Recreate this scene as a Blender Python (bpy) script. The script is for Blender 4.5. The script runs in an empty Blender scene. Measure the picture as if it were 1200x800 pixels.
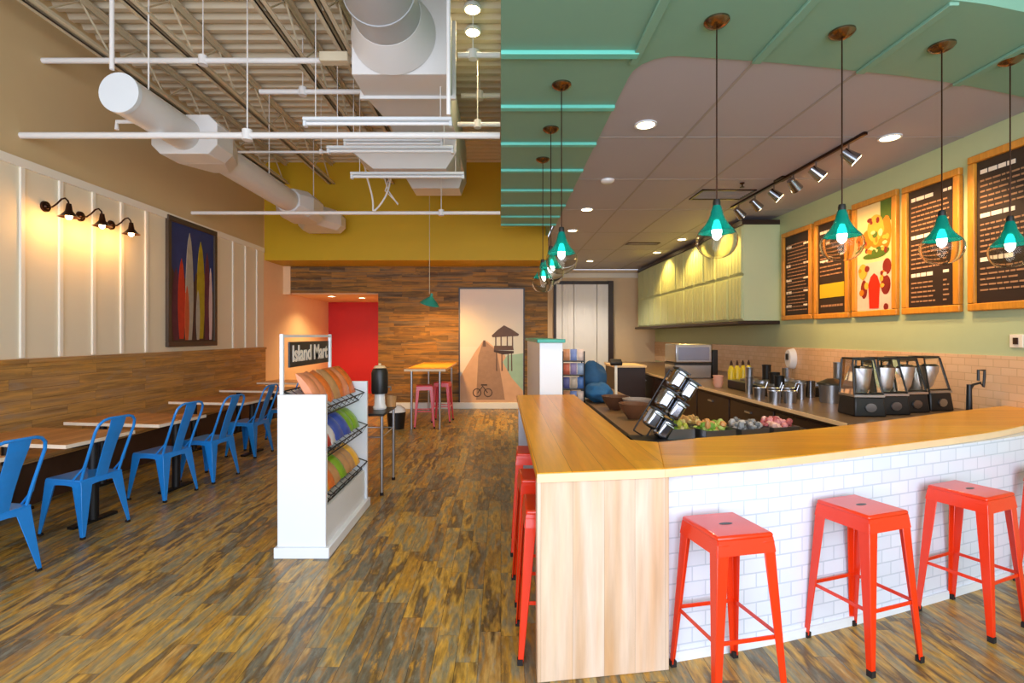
import bpy, math, random
from mathutils import Vector, Matrix
random.seed(7)
C = bpy.context.scene.collection
PI = math.pi
SC = bpy.context.scene

# ------------------------------------------------------------------ helpers
def lin(h):
    h = h.lstrip('#'); o = []
    for i in (0, 2, 4):
        c = int(h[i:i+2], 16)/255
        o.append(c/12.92 if c <= 0.04045 else ((c+0.055)/1.055)**2.4)
    return (o[0], o[1], o[2], 1)

class MB:
    def __init__(s, M=None): s.v = []; s.f = []; s.m = []; s.M = M
    def add(s, vs, fs, mi=0):
        b = len(s.v)
        for p in vs:
            p = Vector(p)
            s.v.append(s.M @ p if s.M else p)
        for f in fs: s.f.append(tuple(b+i for i in f)); s.m.append(mi)
    def box(s, c, d, R=None, mi=0):
        x, y, z = d[0]/2, d[1]/2, d[2]/2
        vs = [Vector((a*x, b*y, e*z)) for a in (-1, 1) for b in (-1, 1) for e in (-1, 1)]
        c = Vector(c)
        vs = [c + (R @ p if R else p) for p in vs]
        s.add(vs, [(0,1,3,2),(4,6,7,5),(0,4,5,1),(2,3,7,6),(0,2,6,4),(1,5,7,3)], mi)
        return s
    def bb(s, a, b, mi=0):
        return s.box([(a[i]+b[i])/2 for i in range(3)], [abs(b[i]-a[i]) for i in range(3)], None, mi)
    def cyl(s, p0, p1, r0, r1=None, n=16, mi=0, caps=True):
        r1 = r0 if r1 is None else r1
        p0 = Vector(p0); p1 = Vector(p1); d = (p1-p0).normalized()
        u = d.orthogonal().normalized(); w = d.cross(u)
        vs = []
        for p, r in ((p0, r0), (p1, r1)):
            for k in range(n):
                a = 2*PI*k/n; vs.append(p + u*r*math.cos(a) + w*r*math.sin(a))
        fs = [(k, (k+1) % n, n+(k+1) % n, n+k) for k in range(n)]
        if caps: fs += [tuple(range(n-1, -1, -1)), tuple(range(n, 2*n))]
        s.add(vs, fs, mi); return s
    def tube(s, pts, r, n=8, mi=0, closed=False):
        pts = [Vector(p) for p in pts]; N = len(pts); rings = []; u = None
        for i, p in enumerate(pts):
            if closed: d = pts[(i+1) % N]-pts[i-1]
            else: d = pts[min(i+1, N-1)]-pts[max(i-1, 0)]
            d.normalize()
            if u is None: u = d.orthogonal().normalized()
            else: u = (u-d*u.dot(d)).normalized()
            w = d.cross(u)
            rings.append([p+u*r*math.cos(2*PI*k/n)+w*r*math.sin(2*PI*k/n) for k in range(n)])
        vs = [q for g in rings for q in g]; fs = []
        for i in range(N if closed else N-1):
            j = (i+1) % N
            for k in range(n): fs.append((i*n+k, i*n+(k+1) % n, j*n+(k+1) % n, j*n+k))
        if not closed: fs += [tuple(range(n-1, -1, -1)), tuple((N-1)*n+k for k in range(n))]
        s.add(vs, fs, mi); return s
    def lathe(s, prof, c=(0,0,0), n=24, mi=0, cap=False):
        c = Vector(c); vs = []; fs = []
        for r, z in prof:
            for k in range(n):
                a = 2*PI*k/n; vs.append(c+Vector((r*math.cos(a), r*math.sin(a), z)))
        for i in range(len(prof)-1):
            for k in range(n): fs.append((i*n+k, i*n+(k+1) % n, (i+1)*n+(k+1) % n, (i+1)*n+k))
        if cap: fs += [tuple(range(n-1, -1, -1)), tuple((len(prof)-1)*n+k for k in range(n))]
        s.add(vs, fs, mi); return s
    def prism(s, poly, z0, z1, mi=0):
        n = len(poly)
        vs = [(x, y, z0) for x, y in poly]+[(x, y, z1) for x, y in poly]
        s.add(vs, [tuple(range(n-1, -1, -1)), tuple(range(n, 2*n))]+[(k, (k+1) % n, n+(k+1) % n, n+k) for k in range(n)], mi)
        return s
    def loft(s, a, b, mi=0):
        n = len(a)
        s.add(list(a)+list(b), [tuple(range(n-1, -1, -1)), tuple(range(n, 2*n))]+[(k, (k+1) % n, n+(k+1) % n, n+k) for k in range(n)], mi)
        return s
    def blob(s, c, r, mi=0, jit=0.15, n=7, m=5):
        c = Vector(c); vs = []; fs = []
        for i in range(m+1):
            t = PI*i/m
            for k in range(n):
                a = 2*PI*k/n; q = 1+random.uniform(-jit, jit)
                vs.append(c+Vector((r[0]*math.sin(t)*math.cos(a)*q, r[1]*math.sin(t)*math.sin(a)*q, r[2]*math.cos(t)*q if 0 < i < m else r[2]*math.cos(t))))
        for i in range(m):
            for k in range(n): fs.append((i*n+k, i*n+(k+1) % n, (i+1)*n+(k+1) % n, (i+1)*n+k))
        s.add(vs, fs, mi); return s
    def build(s, name, mat, parent=None, bevel=0, smooth=True, seg=2, angle=35):
        me = bpy.data.meshes.new(name)
        off = Vector(parent.location) if (parent is not None and s.M == 'w') else None
        me.from_pydata([tuple(p) for p in s.v], [], s.f)
        for m_ in (mat if isinstance(mat, (list, tuple)) else [mat]): me.materials.append(m_)
        me.polygons.foreach_set('material_index', s.m)
        me.update()
        import bmesh
        b = bmesh.new(); b.from_mesh(me); bmesh.ops.recalc_face_normals(b, faces=b.faces[:]); b.to_mesh(me); b.free()
        if smooth:
            me.polygons.foreach_set('use_smooth', [True]*len(me.polygons))
            me.set_sharp_from_angle(angle=math.radians(angle))
        o = bpy.data.objects.new(name, me); C.objects.link(o)
        if parent is not None: o.parent = parent
        if bevel:
            bv = o.modifiers.new('bevel', 'BEVEL'); bv.width = bevel; bv.segments = seg
            bv.limit_method = 'ANGLE'; bv.angle_limit = math.radians(40)
        return o

def off(root):      # world-space drawing for a thing whose empty sits at root.location, unrotated
    return MB(Matrix.Translation(-Vector(root.location)))
def tag(o, label=None, cat=None, group=None, kind=None):
    if label: o['label'] = label
    if cat: o['category'] = cat
    if group: o['group'] = group
    if kind: o['kind'] = kind
    return o
def thing(name, label, cat, loc=(0,0,0), rz=0, group=None, kind=None):
    o = bpy.data.objects.new(name, None); C.objects.link(o); o.location = loc; o.rotation_euler = (0,0,rz)
    o.empty_display_size = .1
    return tag(o, label, cat, group, kind)
def struct(name, mb, m, parent=None, **k):
    o = mb.build(name, m, parent, **k)
    if parent is None: o['kind'] = 'structure'
    return o
def copy_tree(o, parent=None):
    kids = [c for c in bpy.data.objects if c.parent == o]
    c = o.copy(); C.objects.link(c)
    if parent is not None: c.parent = parent
    for k in kids: copy_tree(k, c)
    return c
def place(proto, used, loc, rz, label, cat, group):
    o = proto if not used else copy_tree(proto)
    o.location = loc; o.rotation_euler = (0,0,rz)
    return tag(o, label, cat, group)
def P(px, py, Y): return Vector(((px-587)*Y/600, Y, 1.65-(py-393)*Y/600))

# ------------------------------------------------------------------ materials
class NT:
    def __init__(s, name):
        s.m = bpy.data.materials.new(name); s.m.use_nodes = True
        s.t = s.m.node_tree; s.n = s.t.nodes; s.b = s.n['Principled BSDF']
    def node(s, kind, **k):
        n = s.n.new(kind)
        for a, v in k.items(): setattr(n, a, v)
        return n
    def link(s, a, b): s.t.links.new(a, b)
    def setv(s, sock, v):
        if hasattr(v, 'links') or hasattr(v, 'is_linked'): s.link(v, sock)
        else: sock.default_value = v
    def math(s, op, a, b=0, c=None):
        n = s.node('ShaderNodeMath', operation=op); s.setv(n.inputs[0], a); s.setv(n.inputs[1], b)
        if c is not None: s.setv(n.inputs[2], c)
        return n.outputs[0]
def mat(name, col, rough=.5, metal=0, var=.0, scale=8, bump=0, spec=.5, emit=None, es=0, coat=0):
    k = NT(name); b = k.b
    c = lin(col) if isinstance(col, str) else col
    b.inputs['Base Color'].default_value = c
    b.inputs['Roughness'].default_value = rough; b.inputs['Metallic'].default_value = metal
    b.inputs['Specular IOR Level'].default_value = spec
    if coat: b.inputs['Coat Weight'].default_value = coat; b.inputs['Coat Roughness'].default_value = .1
    tc = k.node('ShaderNodeTexCoord'); no = k.node('ShaderNodeTexNoise'); no.inputs['Scale'].default_value = scale
    no.inputs['Detail'].default_value = 4
    k.link(tc.outputs['Object'], no.inputs['Vector'])
    if var:
        mx = k.node('ShaderNodeMix', data_type='RGBA')
        mx.inputs[6].default_value = tuple(x*(1-var) for x in c[:3])+(1,); mx.inputs[7].default_value = tuple(min(1, x*(1+var)) for x in c[:3])+(1,)
        k.link(no.outputs['Fac'], mx.inputs[0]); k.link(mx.outputs[2], b.inputs['Base Color'])
    if bump:
        bp = k.node('ShaderNodeBump'); bp.inputs['Strength'].default_value = bump; bp.inputs['Distance'].default_value = .01
        k.link(no.outputs['Fac'], bp.inputs['Height']); k.link(bp.outputs[0], b.inputs['Normal'])
    if emit:
        b.inputs['Emission Color'].default_value = lin(emit); b.inputs['Emission Strength'].default_value = es
    return k.m
def planks(name, cols, along, across, w, L, rough=.45, grain=60, gap=.012, stretch=10, mixg=.45, patch=None, blotch=.35, spec=.5):
    """boards: 'along' axis index runs with the board, 'across' over it"""
    k = NT(name); tc = k.node('ShaderNodeTexCoord'); sp = k.node('ShaderNodeSeparateXYZ'); k.link(tc.outputs['Object'], sp.inputs[0])
    A = sp.outputs[along]; B = sp.outputs[across]
    bi = k.math('DIVIDE', B, w); bf = k.math('FLOOR', bi); bfr = k.math('FRACT', bi)
    wn = k.node('ShaderNodeTexWhiteNoise', noise_dimensions='1D'); k.link(bf, wn.inputs['W'])
    ai = k.math('DIVIDE', k.math('ADD', A, k.math('MULTIPLY', wn.outputs['Value'], L*7.3)), L)
    af = k.math('FLOOR', ai); afr = k.math('FRACT', ai)
    cb = k.node('ShaderNodeCombineXYZ'); k.link(af, cb.inputs[0]); k.link(bf, cb.inputs[1])
    w2 = k.node('ShaderNodeTexWhiteNoise', noise_dimensions='2D'); k.link(cb.outputs[0], w2.inputs['Vector'])
    # grain, shifted per board
    gv = k.node('ShaderNodeCombineXYZ')
    k.link(k.math('ADD', k.math('MULTIPLY', A, grain/stretch), k.math('MULTIPLY', w2.outputs['Value'], 91)), gv.inputs[0])
    k.link(k.math('MULTIPLY', B, grain), gv.inputs[1]); k.link(k.math('MULTIPLY', w2.outputs['Value'], 37), gv.inputs[2])
    gn = k.node('ShaderNodeTexNoise'); gn.inputs['Scale'].default_value = 1; gn.inputs['Detail'].default_value = 5; gn.inputs['Roughness'].default_value = .65
    k.link(gv.outputs[0], gn.inputs['Vector'])
    bn = k.node('ShaderNodeTexNoise'); bn.inputs['Scale'].default_value = .22; bn.inputs['Detail'].default_value = 3; k.link(gv.outputs[0], bn.inputs['Vector'])
    ctl = k.math('ADD', k.math('MULTIPLY', w2.outputs['Value'], 1-blotch), k.math('MULTIPLY', k.math('MULTIPLY_ADD', bn.outputs['Fac'], 2.2, -.6), blotch))
    cr = k.node('ShaderNodeValToRGB'); k.link(ctl, cr.inputs[0]); e = cr.color_ramp.elements
    n = len(cols)
    while len(e) < n: e.new(.5)
    for i, c in enumerate(cols): e[i].position = i/(n-1); e[i].color = lin(c)
    gr = k.node('ShaderNodeValToRGB'); gr.color_ramp.elements[0].position = .3; gr.color_ramp.elements[0].color = (.42,.40,.38,1)
    gr.color_ramp.elements[1].position = .7; gr.color_ramp.elements[1].color = (1.25,1.22,1.18,1); k.link(gn.outputs['Fac'], gr.inputs[0])
    mx = k.node('ShaderNodeMix', data_type='RGBA', blend_type='MULTIPLY'); mx.inputs[0].default_value = mixg
    k.link(cr.outputs[0], mx.inputs[6]); k.link(gr.outputs[0], mx.inputs[7])
    # joints
    g1 = k.math('MULTIPLY', k.math('GREATER_THAN', bfr, gap), k.math('LESS_THAN', bfr, 1-gap))
    g2 = k.math('GREATER_THAN', afr, gap*w/L*1.5)
    gg = k.math('MULTIPLY', g1, g2)
    m2 = k.node('ShaderNodeMix', data_type='RGBA', blend_type='MULTIPLY'); m2.inputs[0].default_value = 1
    jr = k.node('ShaderNodeMix', data_type='RGBA'); jr.inputs[6].default_value = (.25,.22,.2,1); jr.inputs[7].default_value = (1,1,1,1); k.link(gg, jr.inputs[0])
    k.link(mx.outputs[2], m2.inputs[6]); k.link(jr.outputs[2], m2.inputs[7])
    k.link(m2.outputs[2], k.b.inputs['Base Color'])
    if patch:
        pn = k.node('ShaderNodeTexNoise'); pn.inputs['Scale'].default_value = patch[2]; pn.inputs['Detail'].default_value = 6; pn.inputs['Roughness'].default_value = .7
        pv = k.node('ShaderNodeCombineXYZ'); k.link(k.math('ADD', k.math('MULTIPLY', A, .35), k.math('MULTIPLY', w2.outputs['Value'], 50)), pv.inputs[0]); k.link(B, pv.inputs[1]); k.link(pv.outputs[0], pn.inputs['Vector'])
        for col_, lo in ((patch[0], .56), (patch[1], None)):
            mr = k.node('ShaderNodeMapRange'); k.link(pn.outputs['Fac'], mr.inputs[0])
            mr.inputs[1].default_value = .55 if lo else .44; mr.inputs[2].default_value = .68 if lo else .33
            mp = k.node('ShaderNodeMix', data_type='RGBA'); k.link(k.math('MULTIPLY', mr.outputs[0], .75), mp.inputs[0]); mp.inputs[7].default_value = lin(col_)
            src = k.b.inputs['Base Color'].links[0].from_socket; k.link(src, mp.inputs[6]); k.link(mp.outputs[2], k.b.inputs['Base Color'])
    k.b.inputs['Specular IOR Level'].default_value = spec
    bp = k.node('ShaderNodeBump'); bp.inputs['Strength'].default_value = .25; bp.inputs['Distance'].default_value = .004
    k.link(k.math('ADD', gn.outputs['Fac'], gg), bp.inputs['Height']); k.link(bp.outputs[0], k.b.inputs['Normal'])
    k.b.inputs['Roughness'].default_value = rough
    return k.m
def brick(name, c1, c2, mortar, bw, bh, rough=.25, uv=True, swz=None, msize=.004, off=.5):
    k = NT(name); tc = k.node('ShaderNodeTexCoord'); br = k.node('ShaderNodeTexBrick')
    br.offset = off
    br.inputs['Color1'].default_value = lin(c1); br.inputs['Color2'].default_value = lin(c2); br.inputs['Mortar'].default_value = lin(mortar)
    br.inputs['Scale'].default_value = 1; br.inputs['Brick Width'].default_value = bw; br.inputs['Row Height'].default_value = bh
    br.inputs['Mortar Size'].default_value = msize; br.inputs['Mortar Smooth'].default_value = .2
    if uv: k.link(tc.outputs['UV'], br.inputs['Vector'])
    else:
        sp = k.node('ShaderNodeSeparateXYZ'); cb = k.node('ShaderNodeCombineXYZ'); k.link(tc.outputs['Object'], sp.inputs[0])
        k.link(sp.outputs[swz[0]], cb.inputs[0]); k.link(sp.outputs[swz[1]], cb.inputs[1]); k.link(cb.outputs[0], br.inputs['Vector'])
    k.link(br.outputs['Color'], k.b.inputs['Base Color']); k.b.inputs['Roughness'].default_value = rough
    bp = k.node('ShaderNodeBump'); bp.inputs['Strength'].default_value = .4; bp.inputs['Distance'].default_value = .003; bp.invert = True
    k.link(br.outputs['Fac'], bp.inputs['Height']); k.link(bp.outputs[0], k.b.inputs['Normal'])
    return k.m
def glass(name, col, rough=.02, ior=1.3, alpha=1):
    k = NT(name); b = k.b; b.inputs['Base Color'].default_value = lin(col); b.inputs['Transmission Weight'].default_value = 1
    b.inputs['Roughness'].default_value = rough; b.inputs['IOR'].default_value = ior
    return k.m
def lamp(name, col, s): return mat(name, col, .5, emit=col, es=s)

M = {}
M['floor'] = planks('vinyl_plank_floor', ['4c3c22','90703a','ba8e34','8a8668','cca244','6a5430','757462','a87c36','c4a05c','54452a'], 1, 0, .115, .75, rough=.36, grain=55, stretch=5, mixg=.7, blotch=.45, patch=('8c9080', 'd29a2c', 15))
M['reclaimed'] = planks('reclaimed_wood_wall', ['5c4020','8a6028','6c5228','a8742c','7c6444','50381c','9a6a2c'], 0, 2, .11, .8, rough=.7, grain=40, stretch=16, mixg=.55, patch=('4a3420', 'b07c28', 5), blotch=.6)
M['wainscot'] = planks('reclaimed_wood_wainscot', ['b07e40','c08c48','a47c48','cc9850','b48c5c','9c7444','bc8644'], 1, 2, .11, .85, rough=.65, grain=40, stretch=16, mixg=.5, patch=('a08870', 'd09440', 5), blotch=.7)
M['butcher_side'] = planks('maple_counter_side_run', ['dc9418','e4a020','d68c14','e8a82c','de981a'], 1, 0, .16, 4.0, spec=.3, rough=.28, grain=30, stretch=14, mixg=.28, gap=.006)
M['butcher_front'] = planks('maple_counter_front_run', ['dc9418','e4a020','d68c14','e8a82c'], 0, 1, .21, 5.0, spec=.3, rough=.28, grain=30, stretch=14, mixg=.28, gap=.004)
M['maple'] = planks('pale_maple_panel', ['ccb08c','d4bca4','c09464','d8c4b0','c89868','d0b494'], 2, 0, .155, 6.0, rough=.45, grain=26, stretch=12, mixg=.25, gap=.003)
M['edge'] = mat('pale_maple_edge', 'e6c79c', .4, var=.12, scale=6)
M['table'] = planks('table_top_wood', ['b8783c','c88a4c','a86c34','cc9458'], 1, 0, .12, 2.0, rough=.35, grain=30, stretch=10, mixg=.4)
M['table_edge'] = mat('table_edge', 'f0dcc4', .4, var=.1)
M['honey'] = mat('honey_wood', 'd9942f', .35, var=.15, scale=5)
M['menu_frame'] = planks('orange_pine_frame', ['c98228','d99430','b8701f'], 2, 1, .3, 3.0, rough=.4, grain=40, stretch=10, mixg=.35, gap=.0)
M['wall'] = mat('cream_wall_paint', 'e6dcc4', .6, var=.02, scale=2)
M['wall_up'] = mat('tan_upper_wall', 'cdb488', .7, var=.03, scale=2)
M['batten'] = mat('cream_batten', 'f0e9da', .5)
M['peach'] = mat('peach_wall_paint', 'f0cca0', .6, var=.03)
M['peach2'] = mat('peach_kitchen_wall', 'dcc09a', .6, var=.03)
M['yellow'] = mat('mustard_paint', 'cca402', .6, var=.04, scale=1.5)
M['red'] = mat('red_wall_paint', 'c81404', .5, var=.03)
M['sage'] = mat('sage_green_wall', 'b6c49a', .6, var=.03)
M['sage_cab'] = mat('sage_cabinet', 'c3cd9f', .45, var=.02)
M['teal_ceil'] = mat('teal_ceiling_paint', '7aa894', .55, var=.03, scale=1.5)
M['teal_batten'] = mat('turquoise_batten', '6cc9b8', .45)
M['white_ceil'] = mat('white_ceiling_paint', 'acaab4', .6, var=.03, scale=1.5)
M['seam'] = mat('ceiling_seam', '9d9894', .7)
M['deck'] = mat('roof_deck_steel', 'd8ccb2', .55, var=.08, scale=1.5)
M['steel_paint'] = mat('joist_paint', 'd6caae', .55, var=.1, scale=4)
M['pipe'] = mat('white_pipe_paint', 'e8e6e4', .4)
M['duct'] = mat('duct_paint', 'dcdad8', .42, var=.05, scale=3)
M['duct_round'] = mat('galvanised_duct', 'b9bcc0', .4, var=.08, scale=5)
M['white'] = mat('white_paint', 'dfe5ea', .4)
M['white_gloss'] = mat('white_plastic', 'ececec', .25)
M['red_metal'] = mat('red_powder_coat', 'e03004', .28, coat=.3, var=.04)
M['pink_metal'] = mat('faded_red_powder_coat', 'd84450', .35, coat=.2)
M['blue_metal'] = mat('blue_powder_coat', '1a80d2', .32, var=.1, scale=20, coat=.2)
M['black'] = mat('black_plastic', '141414', .4)
M['black_metal'] = mat('black_iron', '1c1a1a', .45, metal=.3)
M['rubber'] = mat('rubber_foot', '1a1210', .8)
M['chrome'] = mat('polished_chrome', 'a4aab4', .2, metal=1)
M['steel'] = mat('brushed_steel', 'b9bcc2', .3, metal=1, var=.06, scale=12)
M['bronze'] = mat('dark_bronze', '3c2417', .3, metal=.8)
M['nickel'] = mat('brushed_bronze_canopy', '8c7460', .22, metal=1)
M['tile'] = brick('white_brick_tile', 'd6deec', 'dfe6f2', 'c0cbda', .155, .078, rough=.2)
M['splash'] = brick('peach_tile_backsplash', 'dcb48c', 'e4c09a', 'cda882', .15, .075, uv=False, swz=(1, 2))
M['dark_wood'] = mat('dark_laminate', '2f1c12', .4, var=.2, scale=5)
M['counter_top'] = mat('brown_work_surface', '8a6a48', .35, var=.15, scale=9)
M['banquette'] = mat('brown_bench', '4a3020', .6, var=.2)
M['teal_glass'] = glass('teal_glass', '4cdcc8', .05, 1.2)
M['clear_glass'] = glass('clear_glass', 'f2efe6', .02, 1.2)
M['teal_paint'] = mat('teal_cap_paint', '2f9c88', .4)
M['bulb'] = lamp('warm_bulb', 'ffd9a0', 14)
M['bulb_w'] = lamp('white_bulb', 'eef6ff', 9)
M['can_l'] = lamp('downlight_lens', 'ffe2a8', 14)
M['cream_sh'] = mat('enamel_inside', 'efe6d4', .4)
M['chalk'] = mat('menu_chalkboard', '2a1a14', .6, var=.2)
M['chalk_w'] = mat('menu_lettering', 'a87e5c', .7)
M['chalk_h'] = mat('menu_heading_lettering', 'f4e6d4', .7)
M['chalk_y'] = mat('menu_yellow_block', 'cbb01c', .6)
def storefront_tint(name, top, bot, z0, z1):
    k = NT(name); tc = k.node('ShaderNodeTexCoord'); sp = k.node('ShaderNodeSeparateXYZ'); k.link(tc.outputs['Object'], sp.inputs[0])
    mr = k.node('ShaderNodeMapRange'); mr.inputs[1].default_value = z0; mr.inputs[2].default_value = z1; k.link(sp.outputs[2], mr.inputs[0])
    mx = k.node('ShaderNodeMix', data_type='RGBA'); mx.inputs[6].default_value = lin(bot); mx.inputs[7].default_value = lin(top); k.link(mr.outputs[0], mx.inputs[0])
    k.link(mx.outputs[2], k.b.inputs['Base Color']); k.b.inputs['Roughness'].default_value = .5
    return k.m

# ------------------------------------------------------------------ room
XL, XR, YF, YB = -4.92, 4.7, -2.6, 15.6
ZC, ZD = 3.65, 5.3
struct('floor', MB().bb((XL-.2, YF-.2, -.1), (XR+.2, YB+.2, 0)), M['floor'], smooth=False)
struct('wall_left', MB().bb((XL-.15, YF, 0), (XL, 10.62, 3.43)), M['wall'], smooth=False)
struct('wall_left_upper', MB().bb((XL-.15, YF, 3.43), (XL, 10.62, ZD)), M['wall_up'], smooth=False)
struct('wall_left_rear', MB().bb((XL-.15, 10.62, 0), (XL, 14.75, ZD)), M['peach'], smooth=False)
struct('trim_1', MB().bb((XL, YF, 3.37), (XL+.03, 10.6, 3.46)), M['batten'], smooth=False)
n = 2
yb = 5.25-.46*12
while yb < 10.6:
    if not (7.4 < yb < 9.2):
        struct('trim_%d' % n, MB().bb((XL, yb-.022, 1.42), (XL+.022, yb+.022, 3.37)), M['batten'], smooth=False); n += 1
    yb += .46
struct('wall_left_wainscot', MB().bb((XL, YF, .0), (XL+.05, 10.6, 1.37)), M['wainscot'], smooth=False)
struct('trim_%d' % n, MB().bb((XL, YF, 1.37), (XL+.07, 10.6, 1.41)), M['wainscot'], smooth=False); n += 1
struct('wall_right', MB().bb((XR, YF, 0), (XR+.15, YB, ZD)), M['sage'], smooth=False)
struct('wall_right_backsplash', MB().bb((XR-.012, 2.0, .9), (XR, YB, 1.46)), M['splash'], smooth=False)
struct('wall_back', MB().bb((1.06, YB, 0), (XR+.15, YB+.15, ZC)), M['peach2'], smooth=False)
# wood wall, header over corridor, mustard bulkhead
struct('wall_back_wood', MB().bb((-2.78, 11.6, 0), (1.06, 11.75, 3.22)), M['reclaimed'], smooth=False)
struct('wall_back_header', MB().bb((XL, 11.6, 2.62), (-2.78, 11.75, 3.22)), M['reclaimed'], smooth=False)
struct('trim_%d' % n, MB().bb((XL, 11.57, 2.58), (XL+.16, 11.6, 3.216)), M['peach'], smooth=False); n += 1
struct('wall_back_mustard', MB().bb((XL, 10.65, 3.216), (.98, 11.74, ZD)), M['yellow'], smooth=False)
struct('baseboard_back', MB().bb((-2.4, 11.5, 0), (.9, 11.6, .14)), M['white'], bevel=.01)
struct('wall_kitchen_side', MB().bb((1.0, 11.75, 0), (1.06, YB, ZC)), M['peach2'], smooth=False)
# corridor
struct('wall_corridor', MB().bb((XL, 14.6, 0), (-2.78, 14.75, 2.62)), M['red'], smooth=False)
struct('wall_corridor_side', MB().bb((-2.78, 11.75, 0), (-2.66, 14.75, 2.62)), M['peach'], smooth=False)
struct('ceiling_corridor', MB().bb((XL, 11.75, 2.6), (-2.66, 14.75, 2.7)), M['peach'], smooth=False)
# storefront behind the camera
fr = thing('window_1', None, None, (0, YF, 0), kind='structure')
m = MB()
for x in [XL+.05+i*(XR-XL-.1)/6 for i in range(7)]: m.box((x, 0, 2.2), (.07, .1, 4.4))
for z in (.05, 2.6, 4.4): m.box(((XL+XR)/2, 0, z), (XR-XL, .1, .08))
m.build('window_frame', M['black_metal'], fr)
struct('wall_front', MB().bb((XL-.15, YF-.1, 4.44), (XR+.15, YF+.05, ZD)), M['wall'], smooth=False)

# roof deck: real corrugation running side to side
def deck():
    m = MB(); y = YF; prof = []
    while y < 10.7:
        prof += [(y, ZD), (y+.035, ZD-.05), (y+.10, ZD-.05), (y+.135, ZD)]; y += .2
    vs = []; fs = []
    for (yy, z) in prof: vs += [(XL-.1, yy, z), (XR+.1, yy, z)]
    for i in range(len(prof)-1): fs.append((2*i, 2*i+1, 2*i+3, 2*i+2))
    m.add(vs, fs)
    m.bb((XL-.15, YF, ZD+.02), (XR+.15, 11.75, ZD+.12))
    return m
struct('ceiling_deck', deck(), M['deck'], smooth=False)

# joists
def joist(x, label, z0=4.78, z1=5.22):
    t = thing('roof_joist', label, 'roof joist', (x, 0, z0), group='open web joists under the roof deck')
    m = MB()
    for s in (-1, 1):
        m.bb((s*.018, YF+.1, 0), (s*.075, 10.6, .012)); m.bb((s*.018, YF+.1, 0), (s*.03, 10.6, .07))
    m.build('bottom_chord', M['steel_paint'], t)
    m = MB()
    for s in (-1, 1):
        m.bb((s*.012, YF+.1, z1-z0-.01), (s*.06, 10.6, z1-z0)); m.bb((s*.012, YF+.1, z1-z0-.06), (s*.02, 10.6, z1-z0))
    m.build('top_chord', M['steel_paint'], t)
    y = YF+.2; pts = []; up = False
    while y < 10.5: pts.append((0, y, z1-z0-.03 if up else .025)); up = not up; y += .46
    MB().tube(pts, .013, 6).build('web', M['steel_paint'], t)
joist(-4.45, 'roof joist nearest the left wall')
joist(-3.50, 'roof joist above the round white duct')
joist(-2.28, 'roof joist left of the large grey duct')
joist(-1.72, 'roof joist tight beside the large grey duct')

# teal / white dropped ceiling
def arc(pts, n=8):   # Catmull-Rom through pts
    out = []
    P_ = [Vector(p) for p in pts]; P_ = [P_[0]*2-P_[1]]+P_+[P_[-1]*2-P_[-2]]
    for i in range(1, len(P_)-2):
        for k in range(n):
            t = k/n; a, b, c, d = P_[i-1:i+3]
            q = .5*((2*b)+(-a+c)*t+(2*a-5*b+4*c-d)*t*t+(-a+3*b-3*c+d)*t**3); out.append((q.x, q.y))
    out.append(tuple(pts[-1])); return out
inner = arc([(1.30, 3.67), (1.96, 3.75), (2.67, 3.87), (3.42, 4.02), (4.2, 4.24), (4.7, 4.42)])
rnd = [(.99, 3.98), (1.0, 3.87), (1.04, 3.78), (1.11, 3.71), (1.2, 3.67)]
outer = arc([(0, 2.95), (1.4, 2.93), (2.66, 3.05), (3.25, 3.17), (4.0, 3.36), (4.7, 3.6)])
YT = 9.28
teal_poly = outer + list(reversed(inner)) + list(reversed(rnd)) + [(.99, YT), (0, YT)]
struct('ceiling_teal', MB().prism(teal_poly, ZC, ZC+.08), M['teal_ceil'], smooth=False)
white_poly = rnd + inner + [(XR, YB), (1.0, YB), (1.0, 10.65), (.99, YT)]
struct('ceiling_white', MB().prism(white_poly, ZC+.012, ZC+.08), M['white_ceil'], smooth=False)
fas = MB()
for (a, b) in zip(outer[:-1], outer[1:]): fas.prism([a, b, (b[0], b[1]+.05), (a[0], a[1]+.05)], ZC+.08, ZD-.06)
fas.bb((0, 2.96, ZC+.08), (.05, YT, ZD-.06)); fas.bb((.0, YT-.05, ZC+.08), (.98, YT, ZD-.06))
fas.bb((.93, YT, ZC+.08), (.98, 10.65, ZD-.06))
struct('wall_soffit', fas, M['teal_ceil'], smooth=False)
# battens on the teal band
k_ = 0
for y in (3.62, 4.47, 5.33, 6.18, 7.03, 7.85, 8.58, 9.2):
    x1 = .99 if y > 3.9 else .97
    struct('trim_%d' % n, MB().bb((0.0, y-.035, ZC-.03), (x1, y+.035, ZC)), M['teal_batten'], bevel=.004); n += 1
def outer_y(x):
    for a, b in zip(outer[:-1], outer[1:]):
        if a[0] <= x <= b[0]: return a[1]+(b[1]-a[1])*(x-a[0])/(b[0]-a[0])
def inner_y(x):
    for a, b in zip(inner[:-1], inner[1:]):
        if a[0] <= x <= b[0]: return a[1]+(b[1]-a[1])*(x-a[0])/(b[0]-a[0])
for x in (.97, 1.86, 2.72, 3.62, 4.5):
    y1 = 3.75 if x < 1.2 else inner_y(x)
    struct('trim_%d' % n, MB().bb((x-.03, outer_y(x)+.01, ZC-.022), (x+.03, y1, ZC)), M['teal_ceil'], bevel=.004); n += 1
for x in (1.86, 2.72, 3.62):
    struct('trim_%d' % n, MB().bb((x-.012, inner_y(x)+.01, ZC+.007), (x+.012, YB-.05, ZC+.012)), M['seam'], smooth=False); n += 1
for y in (5.2, 6.6, 8.2, 10, 12, 14):
    struct('trim_%d' % n, MB().bb((1.0, y-.008, ZC+.008), (XR, y+.008, ZC+.012)), M['seam'], smooth=False); n += 1

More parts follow.
